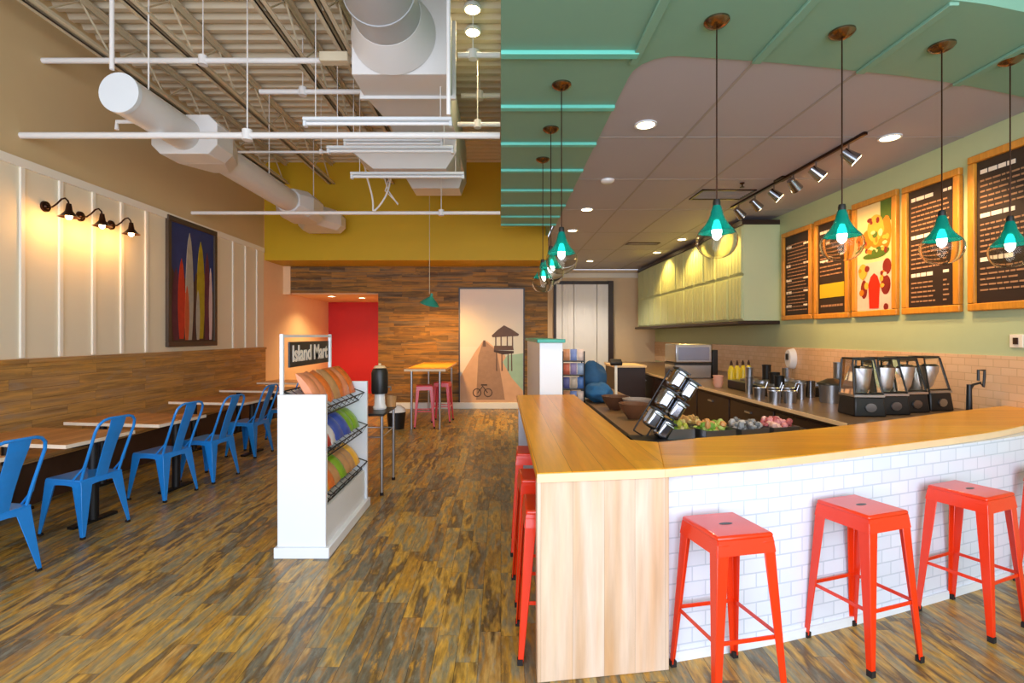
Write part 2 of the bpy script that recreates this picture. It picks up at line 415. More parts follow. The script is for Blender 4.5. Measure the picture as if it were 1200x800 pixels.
# kitchen rear doorway with pale hanging strips
d = thing('door_1', None, None, (2.5, YB-.02, 0), kind='structure')
m = MB()
m.bb((-.9, -.06, 0), (-.82, 0, 3.3)); m.bb((.75, -.12, 0), (.9, 0, 3.3)); m.bb((-.9, -.06, 3.2), (.9, 0, 3.3))
m.build('door_frame', M['dark_wood'], d, bevel=.006)
m = MB(); x = -.82
while x < .74: m.bb((x, -.05-.01*(int(x*20) % 2), .02), (x+.19, -.044-.01*(int(x*20) % 2), 3.2)); x += .175
m.build('strip_curtain', mat('frosted_strip', 'f0eeea', .35, var=.06, scale=2), d)
struct('trim_%d' % n, MB().bb((1.06, YB-.05, ZC-.25), (XR, YB, ZC-.1)), M['batten'], bevel=.01); n += 1
# ------------------------------------------------------------------ framed surfboard painting on left wall
def flat(m, pts, x, y0, z0, mi, t=.004):      # flat shape on left wall plane (normal +X); pts in (along +Y, z)
    n_ = len(pts); vs = [(x, y0+a, z0+b) for a, b in pts]+[(x+t, y0+a, z0+b) for a, b in pts]
    m.add(vs, [tuple(range(n_)), tuple(range(2*n_-1, n_-1, -1))]+[(k, (k+1) % n_, n_+(k+1) % n_, n_+k) for k in range(n_)], mi)
t = thing('painting', 'tall dark framed painting of upright colourful surfboards on the cream left wall', 'painting', (XL, 8.15, 1.48))
m = MB(); W, H = 1.3, 1.95
for a, b in (((0, -W/2, 0), (.05, W/2, .08)), ((0, -W/2, H-.08), (.05, W/2, H)), ((0, -W/2, .08), (.05, -W/2+.08, H-.08)), ((0, W/2-.08, .08), (.05, W/2, H-.08))): m.bb(a, b)
m.build('picture_frame', mat('dark_frame', '4a3c30', .5, var=.2), t, bevel=.008)
pm = [mat('canvas_blue', '22346c', .6, var=.35, scale=5), mat('canvas_ground', '4a3024', .6, var=.5, scale=8), mat('paint_red', 'c0341c', .6, var=.3, scale=9),
      mat('paint_grey', 'a8a294', .6, var=.25, scale=9), mat('paint_ochre', 'a8941c', .6, var=.3, scale=9), mat('paint_plum', '5a2338', .6, var=.4, scale=9), mat('paint_pale', 'd0b4b4', .6, var=.15, scale=9), mat('paint_orange', 'c45a30', .6, var=.2, scale=9)]
m = MB(); m.bb((.01, -W/2+.07, .07), (.02, W/2-.07, H-.07), 0)
flat(m, [(-.57, .08), (.57, .08), (.57, .9), (.3, 1.2), (.1, 1.0), (-.15, 1.1), (-.35, .95), (-.57, 1.25)], .02, 0, 0, 1, .001)
def board(cx, w, z0, z1, mi, t_=.004):
    pts = []
    for i in range(13):
        u = i/12; pts.append((cx+w*math.sin(PI*min(1, .12+u*.88))**.6, z0+(z1-z0)*u))
    for i in range(12, -1, -1):
        u = i/12; pts.append((cx-w*math.sin(PI*min(1, .12+u*.88))**.6, z0+(z1-z0)*u))
    flat(m, pts, .022, 0, 0, mi, t_)
for a in ((-.43, .1, .1, 1.2, 5, .002), (-.3, .09, .12, 1.35, 2, .004), (-.1, .1, .1, 1.78, 3, .006), (-.17, .055, .1, .95, 7, .008), (.08, .08, .1, 1.2, 1, .004), (.2, .11, .12, 1.7, 4, .005), (.12, .05, .1, .9, 3, .008), (.38, .08, .1, 1.55, 5, .006), (.48, .05, .1, 1.3, 6, .008)): board(*a)
m.build('canvas', pm, t, smooth=False)

# ------------------------------------------------------------------ pier picture on the wood wall
t = thing('poster', 'large pale picture of a beach pier with a thatched hut on the dark wood wall', 'poster', (-.21, 11.6, .1))
W, H = 1.43, 2.6
def ff(m, pts, y, mi, th=.003):
    n_ = len(pts); vs = [(a, -y, b) for a, b in pts]+[(a, -y-th, b) for a, b in pts]
    m.add(vs, [tuple(range(n_)), tuple(range(2*n_-1, n_-1, -1))]+[(k, (k+1) % n_, n_+(k+1) % n_, n_+k) for k in range(n_)], mi)
pp = [storefront_tint('poster_sky', 'e6d2bc', 'c4cdc6', 1.0, 2.5), mat('poster_sand', 'caa488', .6, var=.12, scale=6), mat('poster_sea', '92b8aa', .6, var=.15, scale=5),
      mat('poster_hut', '5a4640', .6, var=.25, scale=9), mat('poster_pier', '9a7c68', .6, var=.2, scale=12), mat('poster_pale', 'dcd4cc', .6), mat('poster_dark', '3a2a28', .6)]
m = MB(); m.bb((-W/2, -.03, 0), (W/2, 0, H), 0)
ff(m, [(-.71, .02), (.71, .02), (.71, .35), (.3, 1.1), (-.1, 1.42), (-.2, 1.42), (-.71, .7)], .031, 1)
ff(m, [(.71, .3), (.71, 1.15), (.35, 1.1), (.25, .95), (.45, .6)], .034, 2)
ff(m, [(-.71, .62), (-.3, 1.3), (-.71, 1.3)], .034, 5)
ff(m, [(-.35, .1), (.3, .1), (.12, 1.2), (-.12, 1.4), (-.2, 1.4), (-.3, 1.1)], .035, 4)
ff(m, [(0, 1.55), (.14, 1.68), (.28, 1.78), (.44, 1.7), (.62, 1.58), (.6, 1.54), (.02, 1.51)], .037, 3)
ff(m, [(.05, 1.22), (.5, 1.22), (.48, 1.32), (.06, 1.32)], .037, 3)
ff(m, [(.05, 1.18), (.25, 1.12), (.5, 1.15), (.5, 1.2), (.05, 1.22)], .037, 6)
for x in (.08, .2, .34, .46): ff(m, [(x, 1.3), (x+.025, 1.3), (x+.025, 1.55), (x, 1.55)], .038, 3)
for x in (.1, .22, .36, .44): ff(m, [(x, .75), (x+.03, .75), (x+.02, 1.2), (x, 1.2)], .036, 3)
ff(m, [(-.2, 1.3), (-.13, 1.3), (-.14, 1.44), (-.19, 1.44)], .038, 3)
for cx in (-.33, -.08):
    for k in range(12):
        a = 2*PI*k/12; b = 2*PI*(k+1)/12
        ff(m, [(cx+.1*math.cos(a), .26+.1*math.sin(a)), (cx+.1*math.cos(b), .26+.1*math.sin(b)), (cx+.08*math.cos(b), .26+.08*math.sin(b)), (cx+.08*math.cos(a), .26+.08*math.sin(a))], .039, 6)
ff(m, [(-.33, .25), (-.2, .42), (-.08, .26), (-.1, .25), (-.2, .39), (-.31, .25)], .039, 6)
ff(m, [(-.24, .42), (-.1, .42), (-.1, .45), (-.24, .45)], .039, 6)
m.build('picture', pp, t, smooth=False)
m = MB()
for a, b in (((-W/2-.03, -.045, -.03), (-W/2, 0, H+.03)), ((W/2, -.045, -.03), (W/2+.03, 0, H+.03)), ((-W/2, -.045, H), (W/2, 0, H+.03)), ((-W/2, -.045, -.03), (W/2, 0, 0))): m.bb(a, b)
m.build('picture_frame', M['dark_wood'], t)

# ------------------------------------------------------------------ menu boards
def menu(y0, y1, z0, z1, label, style):
    t = thing('menu_board', label, 'menu board', (XR, (y0+y1)/2, z0), group='wood framed menu boards on the green wall')
    h = (y1-y0)/2; H = z1-z0; f = .075
    m = MB()
    m.bb((-.05, -h, 0), (0, h, f)); m.bb((-.05, -h, H-f), (0, h, H)); m.bb((-.05, -h, f), (0, -h+f, H-f)); m.bb((-.05, h-f, f), (0, h, H-f))
    m.build('wooden_frame', M['menu_frame'], t, bevel=.01)
    if style == 'photo':
        cols = [mat('photo_cream', 'e2cf98', .5, var=.1), mat('photo_orange', 'e07c14', .5, var=.3, scale=14), mat('photo_green', '4c6a20', .5, var=.3, scale=14),
                mat('photo_red', 'e02408', .5, var=.1), mat('photo_pink', 'e8c4b4', .5, var=.1), mat('photo_plum', '7a2018', .5, var=.3), mat('photo_amber', 'f0a83c', .5, var=.2)]
        m = MB(); m.bb((-.02, -h+f, f), (-.008, h-f, H-f), 0)
        m.bb((-.0202, -h+f, f), (-.02, h-f, .68), 4); m.bb((-.0202, -h+f, .68), (-.02, h-f, .76), 0); m.bb((-.0203, -.28, 1.15), (-.02, -.1, H-f), 2)
        def el(cy, cz, ry, rz_, mi, d_, top=1.0):
            pts = [(cy+ry*math.cos(2*PI*i/18), cz+rz_*math.sin(2*PI*i/18)) for i in range(18)]
            vs = [(-d_, a, b) for a, b in pts]; m.add(vs, [tuple(range(18))], mi)
        for (a, b, r, q, mi) in ((.12, .98, .1, .12, 1), (-.02, 1.1, .14, .17, 6), (-.05, .95, .13, .1, 1), (-.2, 1.02, .08, .2, 1), (.15, 1.18, .08, .06, 0), (-.02, .98, .05, .05, 5), (0, .76, .2, .04, 2), (-.15, .8, .1, .05, 2), (-.21, .6, .07, .1, 5), (-.19, .38, .08, .12, 5), (.18, .35, .06, .12, 5), (.2, .58, .08, .1, 6), (.18, .3, .05, .06, 5), (.0, .2, .26, .07, 4)): el(a, b, r, q, mi, .0205+.0006*len(m.f) % .003)
        vs = [(-.026, a, b) for a, b in ((.08, .1), (.1, .4), (.06, .5), (0, .54), (-.06, .5), (-.1, .4), (-.08, .1))]
        m.add(vs, [tuple(range(7))], 3)
        for _ in range(26): el(random.uniform(-.22, .24), random.uniform(.78, 1.22), random.uniform(.02, .05), random.uniform(.02, .05), random.choice((1, 6, 1, 5, 2, 0)), random.uniform(.024, .0255))
        for _ in range(18): el(random.choice((random.uniform(-.24, -.12), random.uniform(.12, .26))), random.uniform(.1, .62), random.uniform(.02, .045), random.uniform(.02, .05), random.choice((5, 1, 5, 6, 4)), random.uniform(.024, .0255))
        m.build('food_photo', cols, t, smooth=False)
        return
    MB().bb((-.02, -h+f, f), (-.005, h-f, H-f)).build('chalkboard', M['chalk'], t, smooth=False)
    m = MB(); rnd_ = random.Random(hash(style) % 97 if False else len(label)*7)
    def line(z, a, b, hh, mi):     # a>b : text reads from far (+Y, left in view) to near
        y = a
        while y > b+.02:
            w = rnd_.uniform(.03, .085)*(1.4 if mi == 1 else 1); w = min(w, y-b)
            m.bb((-.024, y-w, z), (-.02, y, z+hh), mi); y -= w+.014
    iw = h-f-.04
    if style == 'small':
        for z in (.2, .42, .62, .85, 1.15): line(z*1.0, iw, iw-.14, .04, 1); line(z+.01, -iw+.12, -iw, .03, 1)
        z = .15
        while z < H-.2: line(z, iw-.03, -iw+.1*rnd_.random(), .014, 0); z += .055
    elif style == 'yellow':
        line(H-.22, iw, iw-.25, .04, 1)
        z = .62
        while z < H-.3: line(z, iw, -iw+.15*rnd_.random(), .018, 0); z += .06
        line(.8, iw, iw-.18, .045, 1); line(1.05, iw, iw-.16, .04, 1); line(.85, -iw+.1, -iw, .03, 1)
        m.bb((-.026, -iw, .3), (-.02, iw, .5), 2); line(.17, iw-.02, -iw+.03, .03, 0)
    else:
        big = style == 'right'
        z = H-.2; k = 0
        for blk, nl in ((0, 6), (1, 6), (2, 5)):
            line(z, iw, iw-(.34 if big else .3), .04, 1); 
            if blk != 1: line(z+.01, -iw+.1, -iw, .03, 1)
            z -= .075
            for i in range(nl):
                if z < .12: break
                line(z, iw, (.0 if blk == 2 else -.1)-iw*.4*rnd_.random(), .016, 0); line(z, -iw+.1, -iw+.03, .016, 0); z -= .052
            z -= .04
    m.build('lettering', [M['chalk_w'], M['chalk_h'], M['chalk_y']], t, smooth=False)
menu(7.68, 8.50, 1.90, 3.33, 'narrow wood framed menu board farthest along the green wall, beside the cabinets', 'small')
menu(6.86, 7.62, 1.89, 3.34, 'wood framed menu board with a yellow block near its bottom', 'yellow')
menu(6.03, 6.80, 1.89, 3.38, 'wood framed photo board of orange fruit above a bright red drink', 'photo')
menu(5.20, 5.95, 1.89, 3.36, 'wood framed menu board of text right of the fruit photo board', 'mid')
menu(4.20, 5.11, 1.89, 3.42, 'largest wood framed menu board, at the right edge of the photo', 'right')

# ------------------------------------------------------------------ upper cabinets
for i in range(6):
    y0 = 8.62+i*1.1; w = 1.1
    lab = ['pale green wall cabinet nearest the menu boards', 'pale green wall cabinet second from the menu boards', 'pale green wall cabinet third from the menu boards', 'pale green wall cabinet fourth from the menu boards', 'pale green wall cabinet second from the back wall', 'pale green wall cabinet nearest the back wall'][i]
    t = thing('wall_cabinet', lab, 'cabinet', (4.38, y0+w/2, 1.9), group='pale green wall cabinets')
    MB().bb((-.29, -w/2+.002, 0), (.32, w/2-.002, 1.62)).build('cabinet_body', M['sage_cab'], t, bevel=.004)
    MB().bb((-.32, -w/2+.001, 1.62), (.32, w/2-.001, 1.70)).build('cornice', M['dark_wood'], t)
    for (z0, z1) in ((.02, .76), (.8, 1.6)):
        for s in (-1, 1):
            m = MB(); a, b = (s*w/4-w/4+.012), (s*w/4+w/4-.012)
            m.bb((-.308, a, z0), (-.29, b, z1))
            k = a+.02
            while k < b-.1: m.bb((-.322, k, z0+.02), (-.308, k+.10, z1-.02)); k += .12
            m.build('cabinet_door', M['sage_cab'], t)
tag(MB().bb((3.98, 8.6, 1.84), (4.69, 15.22, 1.895)).build('cabinet_shelf', M['dark_wood'], bevel=.01), 'dark shelf board running under the pale green wall cabinets', 'shelf')

# ------------------------------------------------------------------ bar counter
ZT = 1.0
t_in = arc([(1.08, 3.17), (1.30, 3.27), (1.785, 3.42), (2.58, 3.75), (3.83, 4.36), (4.68, 4.75)], 6)
t_out = arc([(.80, 2.51), (1.42, 2.70), (2.2, 3.0), (3.24, 3.43), (3.87, 3.76), (4.68, 4.22)], 6)
bar = thing('bar_counter', 'long wooden topped bar counter with white tiled curved front and pale maple end', 'counter', (.5, 3, 0))
m = off(bar)
m.prism([(.17, 5.6), (.17, 2.42), (.80, 2.51), (.96, 3.13), (.81, 3.2), (.81, 5.65)], ZT-.045, ZT)
m.build('side_countertop', [M['butcher_side']], bar, bevel=.004)
m = off(bar); m.prism([(.80, 2.511)]+t_out[1:]+list(reversed(t_in))+[(.96, 3.13)], ZT-.045, ZT)
m.build('front_countertop', [M['butcher_front']], bar, bevel=.004)
# pale nosing
m = off(bar)
ed = [(.17, 2.42), (.80, 2.51)]+t_out[1:]
for a, b in zip(ed[:-1], ed[1:]):
    dx, dy = b[0]-a[0], b[1]-a[1]; L = math.hypot(dx, dy); nx, ny = dy/L*.008, -dx/L*.008
    m.prism([a, b, (b[0]+nx, b[1]+ny), (a[0]+nx, a[1]+ny)], ZT-.044, ZT-.004)
o = m.build('countertop_nosing', M['edge'], bar); o['label'] = 'pale wood front edge'
m = off(bar); m.prism([(.172, 2.43), (.83, 2.525), (.83, 2.62), (.172, 2.53)], 0, ZT-.045)
m.build('end_panel', M['maple'], bar, bevel=.004)
base = arc([(.83, 2.585), (1.548, 2.775), (2.54, 3.12), (3.626, 3.56), (4.68, 4.1)], 8)
def curved_tile(base, t_, z0, z1):
    me = bpy.data.meshes.new('tiled_front'); vs = []; fs = []; uv = []
    s = 0; S = [0]
    for a, b in zip(base[:-1], base[1:]): s += math.dist(a, b); S.append(s)
    nb = []
    for i, p in enumerate(base):
        a = base[max(i-1, 0)]; b = base[min(i+1, len(base)-1)]; L = math.dist(a, b)
        nb.append((p[0]-(b[1]-a[1])/L*t_, p[1]+(b[0]-a[0])/L*t_))
    for i in range(len(base)):
        vs += [(base[i][0]-.5, base[i][1]-3, z0), (base[i][0]-.5, base[i][1]-3, z1), (nb[i][0]-.5, nb[i][1]-3, z0), (nb[i][0]-.5, nb[i][1]-3, z1)]
    for i in range(len(base)-1):
        a, b = 4*i, 4*i+4
        for f, u in (((a, b, b+1, a+1), ((S[i], z0), (S[i+1], z0), (S[i+1], z1), (S[i], z1))), ((b+2, a+2, a+3, b+3), ((S[i+1], z0), (S[i], z0), (S[i], z1), (S[i+1], z1))), ((a+1, b+1, b+3, a+3), ((S[i], 0), (S[i+1], 0), (S[i+1], .1), (S[i], .1)))):
            fs.append(f); uv += u
    me.from_pydata(vs, [], fs); l = me.uv_layers.new(name='UVMap')
    for i, u in enumerate(uv): l.data[i].uv = u
    me.materials.append(M['tile']); me.polygons.foreach_set('use_smooth', [True]*len(me.polygons)); me.set_sharp_from_angle(angle=.6)
    o = bpy.data.objects.new('tiled_front', me); C.objects.link(o); return o
o = curved_tile(base, .14, 0, ZT-.045); o.parent = bar
m = off(bar)
for a, b in zip(base[:-1], base[1:]):
    dx, dy = b[0]-a[0], b[1]-a[1]; L = math.hypot(dx, dy); nx, ny = dy/L*.012, -dx/L*.012
    m.prism([a, b, (b[0]+nx, b[1]+ny), (a[0]+nx, a[1]+ny)], 0, .05)
m.build('toe_strip', M['white'], bar)
m = off(bar); m.bb((.50, 2.55, 0), (.64, 5.6, ZT-.045)); m.build('side_wall', M['white'], bar)
m = off(bar); m.bb((.19, 5.52, 0), (.5, 5.6, ZT-.045)); m.build('far_panel', M['steel'], bar)

# lower worktops behind the bar
wk = thing('prep_counter', 'brown topped low prep counter running behind the bar', 'counter', (1.3, 5, 0))
m = off(wk); m.prism([(1.05, 3.55), (1.35, 3.62), (1.9, 3.78), (2.5, 4.0), (2.5, 4.5), (1.7, 4.35), (1.7, 7.8), (1.05, 7.8)], .8, .84); m.build('worktop', M['counter_top'], wk, bevel=.004)
m = off(wk); m.prism([(1.1, 3.6), (1.9, 3.84), (2.42, 4.03), (2.42, 4.42), (1.6, 4.3), (1.6, 7.7), (1.1, 7.7)], 0, .8); m.build('cabinet_body', M['dark_wood'], wk)
m = off(wk); m.bb((.83, 3.4, .70), (1.04, 7.7, .74)); m.bb((.83, 3.4, 0), (.86, 7.7, .7)); m.bb((1.0, 3.6, .74), (1.04, 7.7, .8)); m.build('black_trough', M['black'], wk)  # black trough filling the strip between bar and worktop
M['back_top'] = mat('dark_back_worktop', '6a5440', .3, var=.2, scale=9)
bc = thing('back_counter', 'long dark fronted back counter along the green wall', 'counter', (3.8, 9, 0))
m = off(bc); m.bb((2.95, 5.0, .86), (4.68, 14.6, .9)); m.prism([(2.95, 4.34), (3.6, 4.6), (4.4, 4.98), (4.4, 5.0), (2.95, 5.0)], .86, .9); m.build('worktop', M['back_top'], bc, bevel=.004)
m = off(bc)
m.bb((3.0, 5.02, .0), (4.68, 14.55, .86))
m.prism([(3.0, 4.42), (3.6, 4.68), (4.3, 5.02), (3.0, 5.02)], 0, .86)
m.build('cabinet_body', M['dark_wood'], bc)
for k in range(9):
    m = off(bc); y = 4.5+k*1.1; m.bb((2.98, y, .12), (3.0, y+1.06, .82)); dd = m.build('cabinet_door', M['dark_wood'], bc, bevel=.004)
    m = off(bc); m.bb((2.955, y+.48, .72), (2.98, y+.62, .74)); m.build('door_pull', M['steel'], dd)
m = off(bc); m.bb((2.94, 4.36, .865), (2.955, 14.6, .9)); m.build('worktop_edging', M['edge'], bc)

# pony wall with teal cap
t = thing('half_wall', 'white half wall with teal cap at the far end of the bar', 'half wall', (.555, 7, 0), kind='structure')
m = off(t); m.bb((.43, 5.66, 0), (.68, 8.3, 1.57)); m.build('wall_body', M['white'], t)
m = off(t); m.bb((.40, 5.63, 1.57), (.71, 8.33, 1.61)); m.build('cap', M['teal_paint'], t, bevel=.005)

# ------------------------------------------------------------------ stools
def L_leg(top, bot, wt, wb, sx, sy, th=.006):
    def sec(p, w):
        x, y, z = p
        pts = [(0, 0), (-w, 0), (-w, -th), (-th*1.5, -th*1.5), (-th, -w), (0, -w)]
        return [Vector((x+sx*a, y+sy*b, z)) for a, b in pts]
    return MB().loft(sec(top, wt), sec(bot, wb))
def make_stool(mt):
    t = bpy.data.objects.new('bar_stool', None); C.objects.link(t)
    r = .144
    m = MB(); m.bb((-r, -r, .735), (r, r, .76)); o = m.build('seat', mt, t, bevel=.012, seg=3)
    m = MB()
    for s in (-1, 1):
        a = [(-r+.004, s*(r-.002), .74), (r-.004, s*(r-.002), .74), (r-.004+.006, s*(r+.008), .675), (-r+.004-.006, s*(r+.008), .675)]
        b = [(x, y-s*.006, z) for x, y, z in a]; m.loft([Vector(p) for p in a], [Vector(p) for p in b])
        a = [(y, x, z) for x, y, z in a]; b = [(y, x, z) for x, y, z in b]; m.loft([Vector(p) for p in a], [Vector(p) for p in b])
    m.build('seat_skirt', mt, t)
    m = MB(); pts = [(.035*math.cos(2*PI*k/16), .014*math.sin(2*PI*k/16)) for k in range(16)]; m.prism(pts, .757, .7605); m.build('hand_hole_dark', M['black'], t)  # flat black oval painted for the dark of an open hole
    for sx in (-1, 1):
        for sy in (-1, 1):
            l = L_leg((sx*(r+.001), sy*(r+.001), .725), (sx*.185, sy*.185, .015), .06, .028, sx, sy).build('leg', mt, t, bevel=.004)
            MB().bb((sx*.16, sy*.16, 0), (sx*.188, sy*.188, .03)).build('rubber_foot', M['rubber'], l)
    q = .185-(.185-.144)*(.30/.71)-.008
    for a, b in (((-q, -q), (q, -q)), ((q, -q), (q, q)), ((q, q), (-q, q)), ((-q, q), (-q, -q))):
        m = MB(); p0 = Vector((a[0], a[1], .30)); p1 = Vector((b[0], b[1], .30)); d_ = (p1-p0)
        if abs(d_.x) > abs(d_.y): m.box((p0+p1)/2, (abs(d_.x), .006, .018))
        else: m.box((p0+p1)/2, (.006, abs(d_.y), .018))
        m.build('footrest_bar', mt, t)
    m = MB(); m.tube([(-.14, -.14, .68), (.14, .14, .68)], .006, 6); m.tube([(-.14, .14, .68), (.14, -.14, .68)], .006, 6); m.build('under_brace', mt, t)
    return t
S = make_stool(M['red_metal'])
R = math.radians
g = 'red metal stools along the bar counter'
for i, (x, y, a, lab) in enumerate([
    (1.065, 2.425, R(12), 'red metal stool nearest the pale maple end of the bar'),
    (1.90, 2.70, R(19), 'second red metal stool from the maple end, along the tiled front'),
    (2.735, 2.985, R(23), 'third red metal stool from the maple end, along the tiled front'),
    (3.70, 3.36, R(25), 'red metal stool cut by the right edge of the photo'),
    (.27, 2.745, 0, 'nearest red metal stool on the left side of the bar, just past the maple end'),
    (.265, 3.30, R(2), 'middle red metal stool of the row on the left side of the bar'),
    (.265, 4.0, R(-2), 'farthest red metal stool on the left side of the bar')]):
    place(S, i > 0, (x, y, 0), a, lab, 'stool', g)
S2 = make_stool(M['pink_metal'])
for i, (x, y, a, lab) in enumerate([(-1.38, 9.25, R(8), 'left of two small red stools under the far high table'), (-1.12, 9.85, R(-5), 'right of two small red stools under the far high table')]):
    place(S2, i > 0, (x, y, 0), a, lab, 'stool', 'red stools at the far high table')

# high table
t = thing('high_table', 'tall orange topped table with metal legs before the wood wall', 'table', (-1.33, 10.1, 0))
m = MB(); m.bb((-.37, -1.1, 1.02), (.36, 1.2, 1.06)); m.build('table_top', M['honey'], t, bevel=.005)
m = MB(); m.bb((-.37, -1.112, 1.02), (.36, -1.1, 1.06)); m.build('table_edge', M['edge'], t)
for x in (-.25, .25):
    for y in (-1.05, 1.1): MB().cyl((x, y, 0), (x, y, 1.02), .022).build('leg', M['steel'], t)

# ------------------------------------------------------------------ blue chairs
def make_chair():
    t = bpy.data.objects.new('metal_chair', None); C.objects.link(t); mt = M['blue_metal']; r = .18; zs = .47
    m = MB(); m.prism([(-r, -r), (r-.0, -r*1.05), (r, r*1.05), (-r, r)], zs-.018, zs); m.build('seat', mt, t, bevel=.015, seg=3)
    m = MB()
    for s in (-1, 1):     # arched aprons
        N = 10
        for ax in (0, 1):
            top = []; bot = []
            for i in range(N+1):
                u = -1+2*i/N; z = zs-.012; h = .035+.06*abs(u)**3
                x = u*r
                p = (x, s*r, z) if ax == 0 else (s*r, x, z); top.append(Vector(p))
                e = s*(r+.008); p = (x*1.03, e, z-h) if ax == 0 else (e, x*1.03, z-h); bot.append(Vector(p))
            m.add(top+bot, [(i, i+1, N+2+i, N+1+i) for i in range(N)])
    m.build('seat_apron', mt, t)
    for sx in (-1, 1):
        for sy in (-1, 1):
            bx = -.215 if sx < 0 else .235
            l = L_leg((sx*r*1.01, sy*r*1.01, zs-.02), (bx, sy*.215, .012), .10, .026, sx, sy).build('leg', mt, t, bevel=.003)
            MB().bb((bx, sy*.215, 0), (bx-sx*.028, sy*.187, .02)).build('rubber_foot', M['rubber'], l)
    # back toward +X: hoop
    pts = []
    H = .965; w0, w1 = .165, .175
    L_ = [(.155, -w0, zs-.03), (.205, -w0-.002, zs+.12), (.312, -w1, H-.1), (.332, -w1+.012, H-.045), (.345, -w1+.045, H-.012), (.35, -w1+.085, H)]
    pts = L_+[(x, -y, z) for x, y, z in reversed(L_)]
    MB().tube(pts, .0115, 8).build('back_hoop', mt, t)
    m = MB(); sec = []
    for (x, z, w) in ((.165, zs-.01, .052), (.205, zs+.12, .052), (.262, zs+.28, .056), (.32, H-.08, .062), (.345, H-.002, .066)):
        sec.append((x, z, w))
    for a, b in zip(sec[:-1], sec[1:]):
        A = [Vector((a[0], -a[2], a[1])), Vector((a[0]+.006, 0, a[1])), Vector((a[0], a[2], a[1])), Vector((a[0]+.008, a[2], a[1])), Vector((a[0]+.014, 0, a[1])), Vector((a[0]+.008, -a[2], a[1]))]
        B = [Vector((b[0], -b[2], b[1])), Vector((b[0]+.006, 0, b[1])), Vector((b[0], b[2], b[1])), Vector((b[0]+.008, b[2], b[1])), Vector((b[0]+.014, 0, b[1])), Vector((b[0]+.008, -b[2], b[1]))]
        m.loft(A, B)
    m.build('back_splat', mt, t)
    for s in (-1, 1): m = MB(); m.tube([(.243, s*.171, zs+.22), (.20, s*.177, zs+.1), (.10, s*.18, zs+.0)], .008, 6); m.build('side_brace', mt, t)
    return t
ch = make_chair()
for i, (x, y, a, lab) in enumerate([
    (-3.50, 3.44, R(-12), 'blue metal chair cut by the left edge of the photo, nearest of the row'),
    (-3.56, 4.38, R(-11), 'second blue metal chair from the left edge, with all legs in clear view'),
    (-3.50, 5.30, R(-11), 'third blue metal chair from the left edge of the photo'),
    (-3.38, 5.93, R(-10), 'fourth blue metal chair, close behind the third'),
    (-3.50, 7.12, R(-8), 'fifth blue metal chair, left of the white display stand'),
    (-3.50, 8.3, R(-8), 'farthest blue metal chair, half hidden by the white display stand')]):
    place(ch, i > 0, (x, y, 0), a, lab, 'chair', 'blue metal chairs along the left wall tables')

def make_table():
    t = bpy.data.objects.new('dining_table', None); C.objects.link(t)
    MB().bb((-.55, -.33, .715), (.55, .33, .75)).build('table_top', M['table'], t, bevel=.004)
    m = MB()
    m.bb((-.556, -.336, .717), (.556, -.33, .748)); m.bb((-.556, .33, .717), (.556, .336, .748)); m.bb((.55, -.33, .717), (.556, .33, .748)); m.bb((-.556, -.33, .717), (-.55, .33, .748))
    o = m.build('table_edge', M['table_edge'], t); 
    for x in (-.44, .46):
        MB().cyl((x, 0, .02), (x, 0, .715), .04).build('pedestal', M['black_metal'], t)
        m = MB(); m.box((x, 0, .012), (.07, .42, .024)); m.build('pedestal_foot', M['black_metal'], t); MB().box((x, 0, .7), (.05, .4, .02)).build('top_bracket', M['black_metal'], t)
    return t
tb = make_table()
for i, (x, y, lab) in enumerate([
    (-4.27, 3.58, 'brown wooden table at the left edge, behind the nearest blue chair'),
    (-4.08, 4.62, 'brown wooden table behind the second blue chair'),
    (-3.96, 5.59, 'brown wooden table behind the third blue chair'),
    (-3.94, 7.24, 'brown wooden table behind the fifth blue chair'),
    (-4.05, 8.7, 'brown wooden table behind the white display stand and far blue chair'),
    (-4.1, 10.1, 'farthest brown wooden table, near the corridor opening')]):
    place(tb, i > 0, (x, y, 0), R(-8), lab, 'table', 'wooden tables along the left wall')
t = thing('banquette', 'long brown wooden bench along the left wall behind the tables', 'bench', (XL+.06, 5, 0))
m = off(t); m.bb((XL+.055, -1, .42), (XL+.4, 10.55, .47)); m.build('seat', M['wainscot'], t, bevel=.01)
m = off(t); m.bb((XL+.055, -1, 0), (XL+.34, 10.55, .42)); m.build('bench_base', M['banquette'], t)

# ------------------------------------------------------------------ display stand
ds = thing('display_stand', 'white merchandise stand with black wire tiers of snack bags', 'display stand', (-1.475, 4.38, 0))
m = off(ds); m.bb((-1.66, 3.80, .08), (-1.30, 3.84, 1.21)); m.build('end_panel', M['white'], ds, bevel=.004)
m = off(ds); m.bb((-1.66, 4.93, .08), (-1.29, 4.97, 1.21)); m.build('end_panel', M['white'], ds, bevel=.004)
m = off(ds); m.bb((-1.66, 3.84, .08), (-1.63, 4.93, 1.21)); m.build('back_panel', M['white'], ds)
m = off(ds); m.bb((-1.63, 3.84, .08), (-1.31, 4.93, .36)); m.build('base_box', M['white'], ds)
m = off(ds); m.bb((-1.68, 3.78, 0), (-1.27, 4.99, .08)); m.build('plinth', M['white'], ds, bevel=.006)
tiers = [(1.16, -1.36), (.82, -1.32), (.44, -1.32)]
Rt = Matrix.Rotation(R(-38), 3, 'Y')
tier_c = [Vector((-1.50, 4.38, 1.13)), Vector((-1.47, 4.38, .82)), Vector((-1.47, 4.38, .47))]
